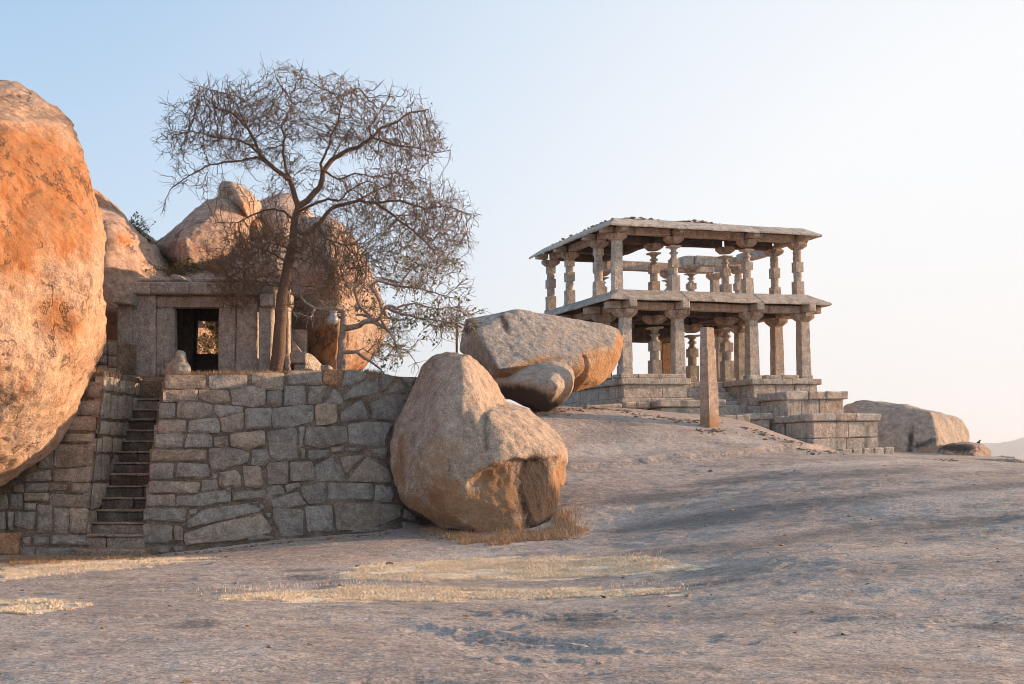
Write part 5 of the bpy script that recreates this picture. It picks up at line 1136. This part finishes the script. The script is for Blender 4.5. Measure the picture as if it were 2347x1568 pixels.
def grow(limbs, vols, natt, D, infl, kill, seed, iters=90, wig=.35):
    rg = np.random.RandomState(seed); N = [np.array(limbs[0][0][0], float)]; par = [-1]; forced = [0.0]
    for pl, r0, r1 in limbs:
        pl = [np.array(p, float) for p in pl]; arr = np.array(N); k = int(np.argmin(((arr-pl[0])**2).sum(1)))
        if ((arr[k]-pl[0])**2).sum() > .0025: pl = [arr[k]]+pl[1:]
        tot = sum(np.linalg.norm(b-a) for a, b in zip(pl[:-1], pl[1:])); run = 0; prev = k; off = np.zeros(3)
        for a, b in zip(pl[:-1], pl[1:]):
            L = np.linalg.norm(b-a); m = max(1, int(L/D))
            for s in range(1, m+1):
                off = off*.8+rg.normal(0, D*.10, 3); q = a+(b-a)*s/m+off*(1 if r0 < .12 else .5); N.append(q); par.append(prev); prev = len(N)-1
                forced.append(r0+(r1-r0)*(run+L*s/m)/tot)
            run += L
    att = []
    for (c, rad, w) in vols:
        m = int(natt*w); q = rg.normal(0, 1, (m, 3)); q /= np.linalg.norm(q, axis=1, keepdims=True); q *= (rg.rand(m, 1)**(1/2.4))*rg.uniform(.75, 1.18, (m, 1)); att.append(np.array(c)+q*np.array(rad))
    att = np.vstack(att); att = att[fbm(att*np.array([.75, .75, 2.0]), 2, seed) > -.16]; N = np.array(N); n = len(N)
    cap_ = n+60000; NP = np.empty((cap_, 3)); NP[:n] = N; par = par+[0]*60000; gen = np.zeros(cap_, int)
    bd = np.full(len(att), 1e9); bi = np.zeros(len(att), int)
    def upd(lo, hi):
        for s in range(lo, hi, 400):
            e = min(s+400, hi); d = ((att[:, None]-NP[None, s:e])**2).sum(-1); j = d.argmin(1); dd = d[np.arange(len(att)), j]; m = dd < bd; bd[m] = dd[m]; bi[m] = j[m]+s
    upd(0, n); dirs = {}
    for it in range(iters):
        alive = bd > kill**2
        att, bd, bi = att[alive], bd[alive], bi[alive]
        act = bd < (infl*(3.0 if it < 12 else 1))**2
        if not act.any(): break
        d = att[act]-NP[bi[act]]; d /= np.linalg.norm(d, axis=1, keepdims=True); S = np.zeros((n, 3)); np.add.at(S, bi[act], d)
        g = np.nonzero(np.abs(S).sum(1) > 1e-6)[0]; v = S[g]; v /= np.linalg.norm(v, axis=1, keepdims=True)
        v += rg.normal(0, wig, v.shape); v[:, 2] += rg.normal(0, .08, len(v)); v /= np.linalg.norm(v, axis=1, keepdims=True)
        m = len(g)
        if n+m > cap_: break
        NP[n:n+m] = NP[g]+v*D
        for q in range(m): par[n+q] = int(g[q])
        upd(n, n+m); n += m
    return NP[:n].copy(), np.array(par[:n]), np.array(forced)
def tree(name, label, limbs, vols, natt, D, infl, kill, seed, bark, twig, ntw, leaf_n, leafmat, cat='tree', r0=.0064, ex=2.45, twl=(.12, .34), wig=.35, leafs=.05, tdown=-.1):
    NP, par, forced = grow(limbs, vols, natt, D, infl, kill, seed, wig=wig); n = len(NP); rg = np.random.RandomState(seed+5)
    # light smoothing of the grown part
    R = np.zeros(n); 
    kids = np.zeros(n, int)
    for i in range(n-1, 0, -1): kids[par[i]] += 1
    acc = np.zeros(n)
    order = np.arange(n-1, -1, -1)
    for i in order:
        if kids[i] == 0: acc[i] = r0**ex
        if i: acc[par[i]] += acc[i] if acc[i] > 0 else r0**ex
    R = acc**(1/ex); f = forced
    R[:len(f)] = np.where(f > 0, f, R[:len(f)])
    base = Vector(NP[0]); t = empty(name, base, label, cat)
    idx = np.arange(1, n); A = NP[par[idx]]; B = NP[idx]; d = B-A; dirn = np.zeros((n, 3)); dirn[idx] = d; dirn[0] = dirn[1]
    best = np.full(n, -1); 
    for i in idx:
        p = par[i]
        if best[p] < 0 or R[i] > R[best[p]]: best[p] = i
    nd = dirn.copy(); has = best >= 0; nd[has] = dirn[has]/np.maximum(np.linalg.norm(dirn[has], axis=1, keepdims=True), 1e-9)+dirn[best[has]]/np.maximum(np.linalg.norm(dirn[best[has]], axis=1, keepdims=True), 1e-9)
    main = best[par[idx]] == idx
    RA = np.where(main, R[par[idx]], np.minimum(R[par[idx]], R[idx]*1.25)); DA = np.where(main[:, None], nd[par[idx]], d); DB = nd[idx]; RB = R[idx]
    big = RB > .045; mid = (~big) & (RB > .015); thin = RB <= .015
    # trunk swelling at the foot
    tubes('trunk', A[big], B[big], RA[big], RB[big], DA[big], DB[big], 10, bark, t)
    tubes('branches', A[mid], B[mid], RA[mid], RB[mid], DA[mid], DB[mid], 5, bark, t, kind='stuff')
    tA, tB, tr1, tr2 = [A[thin]], [B[thin]], [RA[thin]], [RB[thin]]
    src = rg.choice(np.nonzero(R < .03)[0], ntw); p = NP[src]; dd = dirn[src]/np.maximum(np.linalg.norm(dirn[src], axis=1, keepdims=True), 1e-9)
    v = dd*.95+rg.normal(0, .6, p.shape); v[:, 2] += tdown; v /= np.linalg.norm(v, axis=1, keepdims=True); L = rg.uniform(twl[0], twl[1], len(p))/3; rr = np.full(len(p), r0*.95); tips = []
    for s in range(3):
        q = p+v*L[:, None]; tA.append(p); tB.append(q); tr1.append(rr.copy()); rr = rr*.82; tr2.append(rr.copy()); p = q; v = v+rg.normal(0, .33, v.shape); v /= np.linalg.norm(v, axis=1, keepdims=True); tips.append(q)
    TA, TB = np.vstack(tA), np.vstack(tB); T1, T2 = np.concatenate(tr1), np.concatenate(tr2)
    tubes('twigs', TA, TB, T1, T2, TB-TA, TB-TA, 3, twig, t, kind='stuff', smooth=False)
    tips = np.vstack(tips)
    if leaf_n:
        for nm, mt, m in (('leaves', leafmat, leaf_n), ('dry_leaves', M['dryleaf'], leaf_n//2)):
            cl = tips[rg.choice(len(tips), m//3)]; c = np.repeat(cl, 3, 0)+rg.normal(0, .035, (len(cl)*3, 3)); u = rg.normal(0, 1, c.shape); u /= np.linalg.norm(u, axis=1, keepdims=True); w = np.cross(u, rg.normal(0, 1, c.shape)); w /= np.linalg.norm(w, axis=1, keepdims=True)
            s = rg.uniform(.5, 1.2, (len(c), 1))*leafs; V = np.stack([c-u*s, c+w*s*.45+u*s*.1, c+u*s, c-w*s*.45+u*s*.1], 1).reshape(-1, 3); mk(nm, V, np.arange(len(V)).reshape(-1, 4), mt, t, kind='stuff')
    return t, NP
rt = random.Random(3)
def T6(lst, Y0, dy, conv=c6): n = len(lst)-1; return [tuple(P(*conv(x, y), Y0+dy*(i/n))) for i, (x, y) in enumerate(lst)]
YT = 29.6
big_limbs = [
 (T6([(608,1500),(622,1420),(628,1300),(638,1150),(655,1050),(672,980),(688,900),(694,820),(700,770),(712,722)], YT, 0), .18, .08),
 (T6([(712,722),(690,650),(678,600),(600,545),(540,480),(512,420),(480,360),(440,310),(400,280),(345,262)], YT, -.6), .075, .022),
 (T6([(712,722),(760,690),(818,625),(832,560),(872,500),(930,460),(1000,440),(1060,400),(1110,350),(1180,330),(1240,280),(1325,262)], YT, .5), .085, .02),
 (T6([(678,600),(650,540),(640,470),(652,400),(640,340),(665,280),(690,240),(660,190),(612,120),(600,80),(655,72)], YT, .9), .045, .008),
 (T6([(540,480),(480,430),(420,400),(340,400),(250,370),(150,372),(105,365)], YT-.3, -1.2), .035, .009),
 (T6([(600,545),(520,490),(430,505),(300,520),(200,572),(110,640),(75,745)], YT-.2, -.9), .035, .008),
 (T6([(480,360),(430,240),(380,190),(300,170),(228,150)], YT-.5, .9), .028, .008),
 (T6([(345,262),(290,230),(240,180)], YT-.6, .2), .02, .008),
 (T6([(832,560),(812,520),(858,430),(865,380),(900,320),(920,250),(932,205),(1000,160)], YT+.1, -1.1), .04, .008),
 (T6([(1060,400),(1048,350),(1090,280),(1140,215),(1150,155)], YT+.3, 1.0), .03, .008),
 (T6([(872,500),(920,410),(985,370)], YT+.2, 1.2), .028, .012),
 (T6([(1060,400),(1150,430),(1250,440),(1340,470),(1430,458)], YT+.4, -1.0), .032, .008),
 (T6([(712,745),(770,712),(850,680),(905,690),(960,640),(1040,600)], YT, -1.4), .045, .014),
 (T6([(694,830),(745,850),(800,810),(835,775),(872,730),(940,710),(1000,692),(1080,702),(1160,762),(1250,832),(1330,900),(1400,990)], YT, .4), .065, .012),
 (T6([(1000,692),(1090,640),(1160,600),(1210,640)], YT+.3, .9), .035, .01),
 (T6([(1080,702),(1190,690),(1300,728),(1430,722),(1545,768)], YT+.3, -.8), .03, .008),
 (T6([(800,810),(850,870),(930,900),(985,960),(1000,1020)], YT+.1, -1.2), .028, .01),
 (T6([(694,790),(650,745),(600,730),(500,762),(430,792),(330,800)], YT, .9), .035, .01),
 (T6([(672,990),(600,940),(520,905),(450,940),(380,1000),(330,1090)], YT, -1.4), .03, .008),
 (T6([(688,930),(625,905),(560,890),(480,980),(400,1060),(340,1180)], YT, -.7), .028, .008),
 (T6([(692,860),(760,900),(820,950),(860,1020),(900,1100)], YT, -1.2), .03, .01),
 (T6([(1160,762),(1240,760),(1340,820),(1420,880)], YT+.35, .9), .022, .008),
 (T6([(832,560),(900,590),(980,560),(1070,580),(1180,560)], YT, -.9), .03, .01)]
k6 = .4871*29.6/2700
def vol(x, y, rx, ry, rd, w, Y=YT): p = P(*c6(x, y), Y); return ((p.x, Y, p.z), (rx*k6, rd, ry*k6), w)
big_vols = [vol(430,330,300,190,2.0,.16), vol(270,430,210,150,1.6,.08), vol(690,270,230,190,2.0,.10), vol(930,300,260,170,2.2,.12), vol(1170,380,240,190,2.0,.12), vol(1130,690,330,130,1.9,.16), vol(1330,830,220,190,1.7,.10),
            vol(280,560,190,90,1.3,.05), vol(540,880,220,110,1.4,.18), vol(460,1010,190,140,1.3,.22), vol(740,900,200,150,1.5,.16), vol(820,1060,200,130,1.4,.22), vol(640,560,200,110,1.6,.04), vol(1010,900,190,130,1.6,.08), vol(430,1130,110,80,.8,.03)]
tree('bare_tree', 'tall spreading nearly leafless thorn tree with dark trunk rooted beside the shrine', big_limbs, big_vols, 13000, .085, .8, .135, 11, M['bark'], M['twig'], 13500, 3200, M['leaf'], leafs=.034, tdown=-.1, wig=.3, r0=.0062, twl=(.12, .42))
# root flare and stump piece
rock('tree_stump', [(pts(c4, [(1800, 1040, 29.7), (1845, 1040, 29.6), (1840, 890, 29.7), (1800, 870, 29.7), (1790, 960, 29.6), (1850, 1030, 29.9), (1810, 900, 29.9)]), .05)], M['palebark'], 'pale stub of an old root upright against the trunk of the big tree', 'tree stump', voxel=.035, smooth=2, amp=.04, scale=2.5)
YS = 28.7
small_limbs = [
 (T6([(1378,1440),(1378,1300),(1378,1180),(1396,1000),(1410,850),(1402,700),(1390,610)], YS, 0, c9), 0.1625, 0.0845),
 (T6([(1390,610),(1250,590),(1130,585),(1020,568),(900,500),(850,440),(815,385)], YS, -.5, c9), 0.0650, 0.0182),
 (T6([(1385,690),(1240,655),(1195,600),(1100,500),(1050,440)], YS, .5, c9), 0.0364, 0.0130),
 (T6([(1050,580),(990,660),(955,700),(830,655),(690,612)], YS-.3, -.4, c9), 0.0312, 0.0104),
 (T6([(1425,880),(1500,840),(1560,822),(1640,800),(1700,765),(1800,742)], YS, -.5, c9), 0.0780, 0.0585),
 (T6([(1800,742),(1740,680),(1660,650),(1590,655)], YS-.5, .4, c9), 0.0520, 0.0234),
 (T6([(1800,742),(1860,740),(1920,700),(1945,620),(2000,560),(2080,548),(2180,600)], YS-.5, -.5, c9), 0.0546, 0.0286),
 (T6([(1810,740),(1780,670),(1700,600),(1620,560),(1570,530)], YS-.5, .5, c9), 0.0455, 0.0208),
 (T6([(1800,742),(1900,800),(2000,860),(2060,920),(2120,1000),(2145,1120),(2170,1180)], YS-.5, -.6, c9), 0.0520, 0.0182),
 (T6([(1390,1180),(1480,1168),(1600,1168),(1700,1250),(1830,1330),(1950,1420)], YS, -.5, c9), 0.0546, 0.0234),
 (T6([(1920,700),(2000,680),(2100,690),(2180,710)], YS-.6, .4, c9), 0.0390, 0.0260),
 (T6([(1600,1168),(1680,1120),(1750,1180),(1900,1220),(1990,1250)], YS-.3, .4, c9), 0.0182, 0.0078),
 (T6([(1130,1200),(1075,1130),(1050,1090),(1090,1070),(1160,1090),(1300,1112),(1450,1150)], YS-.5, .4), 0.0455, 0.0130),
 (T6([(1030,1210),(1000,1190),(980,1110),(1030,1060),(1035,960),(1060,900)], YS-.3, .6), 0.0455, 0.0156),
 (T6([(980,1010),(950,1010),(932,960),(940,900)], YS+.2, .3), 0.0338, 0.0130),
 (T6([(1130,1190),(1200,1230),(1320,1250),(1450,1270),(1530,1285)], YS-.7, -.3), 0.0416, 0.0104),
 (T6([(1050,1085),(1110,1050),(1200,1080),(1260,1010),(1350,980),(1450,1000)], YS-.2, .8), 0.0338, 0.0104),
 (T6([(1070,1250),(1150,1330),(1180,1385),(1225,1390),(1280,1470)], YS-.8, -.4), 0.0260, 0.0091),
 (T6([(1160,1195),(1260,1180),(1370,1200),(1470,1190)], YS-.8, .5), 0.0286, 0.0091)]
small_limbs[0] = (small_limbs[0][0], .118, .066)
small_vols = [vol(1250,1040,240,190,1.4,.30,YS), vol(1200,1260,330,110,1.3,.32,YS), vol(1020,1020,130,150,1.0,.08,YS), vol(1420,1250,130,120,.9,.10,YS), vol(1130,1400,130,70,.8,.08,YS), vol(840,1200,150,60,.7,.05,YS), vol(1430,1080,100,90,.8,.07,YS)]
tree('crooked_tree', 'smaller crooked tree with pale bare branches reaching right over the wall', small_limbs, small_vols, 1500, .10, .9, .20, 23, M['palebark'], M['palebark'], 1500, 900, M['leaf'], r0=.0085, ex=2.3, twl=(.2, .5), wig=.28, leafs=.055)
# pot wedged in the small tree
pc = P(*c9(1268, 725), YS-.12); V = []; F = []
prf = [(-.135, .02), (-.13, .07), (-.10, .115), (-.04, .145), (.03, .14), (.08, .11), (.12, .08), (.17, .085), (.21, .10), (.21, .085), (.15, .06)]
for z, r in prf:
    for i in range(16): V.append((pc.x+r*math.cos(i*math.pi/8)+z*.12, pc.y+r*math.sin(i*math.pi/8), pc.z+z))
for k in range(len(prf)-1):
    for i in range(16): F.append([k*16+i, k*16+(i+1) % 16, k*16+16+(i+1) % 16, k*16+16+i])
F.append(list(range(16))[::-1]); F.append([(len(prf)-1)*16+i for i in range(16)])
tag(mk('round_pot', V, F, M['pot'], origin=(pc.x, pc.y, pc.z-.135), smooth=True), 'pale grey round pot lodged among the branches left of the small tree trunk', 'pot')
# bushes
def bush(name, label, base, lst, voll, natt, seed, leafn, Y, conv, mat='twig', ntw=400, D=.07):
    lim = [(T6(l, Y, rt.uniform(-.3, .3), conv), .018, .006) for l in lst]
    tree(name, label, lim, voll, natt, D, .8, .12, seed, M[mat], M[mat], ntw, leafn, M['leaf'], cat='bush', r0=.006, wig=.4, leafs=.05)
def vol2(x, y, rx, ry, rd, w, Y, conv, k): p = P(*conv(x, y), Y); s = k*Y/2700; return ((p.x, Y, p.z), (rx*s, rd, ry*s), w)
bush('scrub_bush', 'wispy green bush on the skyline between the orange boulder and the tilted boulder', None, [[(560,700),(540,600),(620,480)], [(560,700),(620,610),(700,530),(720,520)], [(560,700),(640,660),(780,590)], [(560,700),(470,610),(425,480)], [(560,700),(680,750),(790,800)], [(540,650),(440,620),(350,560)]],
     [vol2(560,610,190,110,.6,.7,39,c5,.20832), vol2(700,740,90,60,.4,.3,39,c5,.20832)], 420, 31, 700, 39, c5)
bush('thicket', 'tangle of bare pale twigs seen through the shrine doorway', None, [[(1100,1100),(1110,800),(1160,600)], [(1150,1100),(1160,820),(1200,640)], [(1200,1100),(1140,900),(1060,700)], [(1180,1100),(1230,850),(1300,640)], [(1120,1100),(1190,950),(1240,760)]],
     [vol2(1140,760,110,170,.6,1,36.5,c4,.2604)], 260, 33, 500, 36.5, c4, 'palebark', 300)
bush('thicket', 'low thorny scrub growing on the rocks just above the shrine roof', None, [[(1060,1120),(1080,1040),(1120,1000)], [(900,1110),(880,1060),(960,1080)], [(1400,1130),(1460,1090),(1540,1060)], [(800,1090),(850,1060),(820,1020)]],
     [vol2(1150,1060,280,50,.5,1,34.4,c5,.20832)], 300, 35, 400, 34.4, c5)
rock('far_rock', [(outl(c4, [(1000,560,38),(1035,600,38),(1080,700,38),(1108,820,38),(1115,900,38),(1110,1100,38),(960,1100,38),(950,560,38)], 38, 1.5, .85, [(1000,800,37.4)]), .12)], M['pinkrock'], 'pale rock seen through the shrine doorway behind the sill', voxel=.07, amp=.04)
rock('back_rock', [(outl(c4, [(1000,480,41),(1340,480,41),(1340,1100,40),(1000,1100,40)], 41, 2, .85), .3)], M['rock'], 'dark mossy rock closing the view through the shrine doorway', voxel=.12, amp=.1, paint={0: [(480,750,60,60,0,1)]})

# ------------------------------------------------------------------ grass
def blades(name, Pn, h, lean, wid, mat, label, cat, seed, lay=0.0, parent=None, kind='stuff'):
    rg = np.random.RandomState(seed); n = len(Pn); ang = rg.rand(n)*2*math.pi; d = np.c_[np.cos(ang), np.sin(ang), np.zeros(n)]; H = h*rg.uniform(.4, 1.3, n)[:, None]
    up = np.array([0, 0, 1.0]); ly = np.clip(rg.normal(lean, .3, n), .05, 1.6)[:, None]
    a = rg.rand(n)*2*math.pi; s = np.c_[np.cos(a), np.sin(a), np.zeros(n)]*wid*.5
    mid = Pn+up*H*.6*np.cos(ly*.6)+d*H*.6*np.sin(ly*.6); tip = mid+up*H*.55*np.cos(ly*1.25)+d*H*.55*np.sin(ly*1.25)
    V = np.stack([Pn-s, Pn+s, mid+s*.7, mid-s*.7, tip], 1).reshape(-1, 3); b = (np.arange(n)*5)[:, None]
    F = np.concatenate([b+np.array([[0, 1, 2, 3]]), np.concatenate([b+3, b+2, b+4, b+4], 1)]) if False else None
    FL = [[i*5, i*5+1, i*5+2, i*5+3] for i in range(n)]+[[i*5+3, i*5+2, i*5+4] for i in range(n)]
    o = mk(name, V, FL, mat, parent, kind=kind); return tag(o, label, cat)
def scatter(poly2, n, seed, f=None, pad=0.0, keep=None):
    rg = np.random.RandomState(seed); us = [p[0] for p in poly2]; vs_ = [p[1] for p in poly2]
    corners = [hit(u, v, f) for u, v in poly2]; x0, x1 = min(c.x for c in corners)-.4, max(c.x for c in corners)+.4; y0, y1 = min(c.y for c in corners)-.6, max(c.y for c in corners)+.6
    out = []
    for _ in range(30):
        x = rg.uniform(x0, x1, n*2); y = rg.uniform(y0, y1, n*2); z = (f or terr_n)(x, y); u, v = proj(np.c_[x, y, z])
        q = fbm(np.c_[x*1.6, y*1.6, x*0], 4, seed); ok = inpoly(u+q*26, v+q*4, poly2)&(q > -.45+.5*(rg.rand(len(x))-.5)); out.append(np.c_[x, y, z][ok])
        if sum(map(len, out)) > n: break
    return np.vstack(out)[:n]
names = [('sunlit strip of pale straw lying in the farther hollow of the rock', 'straw'), ('narrow nearer strip of flattened pale straw across the rock', 'straw'), ('band of dry yellow grass at the foot of the left walls', 'straw'), ('small pad of dry grass at the far left edge of the rock', 'straw')]
for i, pl in enumerate(G_POLY):
    nn = [42000, 36000, 12000, 7000][i]; Pn = scatter(pl, nn, 40+i); blades('dry_grass', Pn, .05, 1.25, .011, M['straw'], names[i][0], 'dry grass', 50+i)
for i, pl in enumerate(G_BROWN):
    Pn = scatter(pl, [5000, 6000][i], 60+i); blades('dead_grass', Pn, [.07, .13][i], [1.1, .9][i], .010, M['brownstraw'], ['brown litter and dead stalks along the foot of the left block wall', 'reddish dead grass growing round the foot of the notched boulder'][i], 'dead grass', 65+i)
# taller tufts standing in the straw
def tufts(name, label, centres, n, h, mat, seed, f, spread=.12):
    rg = np.random.RandomState(seed); Q = []
    for (x, y) in centres:
        a = rg.normal(0, spread, (n, 2))+np.array([x, y]); z = f(a[:, 0], a[:, 1]); Q.append(np.c_[a, z])
    return blades(name, np.vstack(Q), h, .45, .009, mat, label, 'dry grass', seed+1)
ct = []
for u, v in ((590,1353),(620,1352),(660,1350),(840,1343),(820,1344),(1440,1347),(1470,1345),(1550,1350),(860,1287),(1000,1278),(1100,1279),(1250,1277),(1330,1277),(1480,1279),(540,1360),(760,1345),(930,1348)):
    h_ = hit(u, v); ct.append((h_.x, h_.y))
tufts('grass_tuft', 'taller straw tufts standing along the edges of the straw strips', ct, 60, .05, M['straw'], 71, terr_n, .3)
ct = []
for u, v in ((1290,1190),(1300,1205),(1320,1212),(1275,1200),(1310,1180),(1200,1236),(1160,1244),(1250,1226),(1080,1240)): h_ = hit(u, v); ct.append((h_.x, h_.y+.1))
tufts('grass_tuft', 'bushy dead stalks against the right foot of the notched boulder', ct, 110, .10, M['brownstraw'], 73, terr_n, .22)
# grass along the terrace edge
rgx = np.random.RandomState(9); x = rgx.uniform(-7.5, -3.2, 5000); y = 26.12+(x+7.6)*.535+.12+np.abs(rgx.normal(0, .35, 5000)); z = terr_top(x, y)
blades('terrace_grass', np.c_[x, y, z], .15, .5, .012, M['brownstraw'], 'dry fringe of grass on top of the long retaining wall', 'dry grass', 81)
x = rgx.uniform(-11.5, -9.0, 3000); y = 25.9+np.abs(rgx.normal(0, .5, 3000)); z = terr_top(x, y)
blades('terrace_grass', np.c_[x, y, z], .2, .5, .012, M['brownstraw'], 'dry grass on top of the flank wall beside the orange boulder', 'dry grass', 83)
for i, (u, v, Y, lab) in enumerate(((533, 855, 28.3, 'small green weed on the terrace in front of the shrine slabs'), (1020, 862, 28.6, 'tiny leafy weed at the right end of the long wall top'))):
    c = P(u, v, Y); rg = np.random.RandomState(i); a = rg.normal(0, .08, (160, 2)); blades('green_weed', np.c_[c.x+a[:, 0], Y+a[:, 1], np.full(160, c.z-.12)], .16, .6, .03, M['leaf'], lab, 'weed', 90+i)
# grass on the pavilion roof (a part of the pavilion)
a = rgx.uniform(-.2, 7.6, 3500); b = rgx.uniform(0, 1.2, 3500); Q = np.array([tuple(W(p, q, RT+mound(p, q))) for p, q in zip(a, b)])
blades('roof_grass', Q, .07, .9, .012, M['brownstraw'], None, None, 95, parent=pav)
# grit and small loose chips lying on the rock, thickest along the feet of walls and boulders
rgg = np.random.RandomState(77); ctr = []
for (u0, v0, u1, v1, n, sp_) in ((0, 1284, 330, 1280, 160, .25), (360, 1276, 900, 1226, 260, .18), (960, 1232, 1290, 1236, 260, .3), (1230, 945, 1450, 945, 120, .4), (1450, 955, 1640, 972, 120, .4), (1600, 992, 1660, 992, 50, .3), (1700, 985, 1850, 1032, 90, .3), (1850, 1040, 2170, 1056, 120, .4)):
    a0, a1 = hit(u0, v0), hit(u1, v1)
    for k in range(n): t_ = rgg.rand(); ctr.append((a0.x+(a1.x-a0.x)*t_+rgg.normal(0, sp_*.5), a0.y+(a1.y-a0.y)*t_-abs(rgg.normal(0, sp_))))
for k in range(160): ctr.append((rgg.uniform(-8, 11), rgg.uniform(8.5, 34)))
ctr = np.array(ctr); cz = terr_n(ctr[:, 0], ctr[:, 1]); pr = random.Random(8); parts = []
for (x_, y_), z_ in zip(ctr, cz):
    s_ = pr.choice((.015, .02, .025, .03, .045))*(1 if y_ < 32 else 1.8); pp = [Vector((x_+pr.uniform(-1, 1)*s_*1.3, y_+pr.uniform(-1, 1)*s_, z_+pr.uniform(-.3, .8)*s_)) for _ in range(8)]; parts.append(hull_pts(pp))
v, f = join(parts); tag(mk('stone_grit', v, f, M['rubble']), 'scattered grit and small stone chips lying over the bare rock', 'grit', kind='stuff')
for k in range(3, 14, 2):
    pass

# ------------------------------------------------------------------ air
hb = tag(mk('haze', [(x, y, z) for x in (-3500, 6500) for y in (-80, 10500) for z in (-26, 125)], [[0, 1, 3, 2], [4, 6, 7, 5], [0, 4, 5, 1], [2, 3, 7, 6], [0, 2, 6, 4], [1, 5, 7, 3]], M['hill']), kind='stuff')
hm = bpy.data.materials.new('warm_haze'); hm.use_nodes = True; hn = hm.node_tree.nodes; hn.clear()
ho = hn.new('ShaderNodeOutputMaterial'); hv = hn.new('ShaderNodeVolumePrincipled'); hv.inputs['Color'].default_value = (.78, .87, 1, 1); hv.inputs['Density'].default_value = .00016; hv.inputs['Anisotropy'].default_value = .3
hm.node_tree.links.new(hv.outputs[0], ho.inputs['Volume']); hb.data.materials[0] = hm
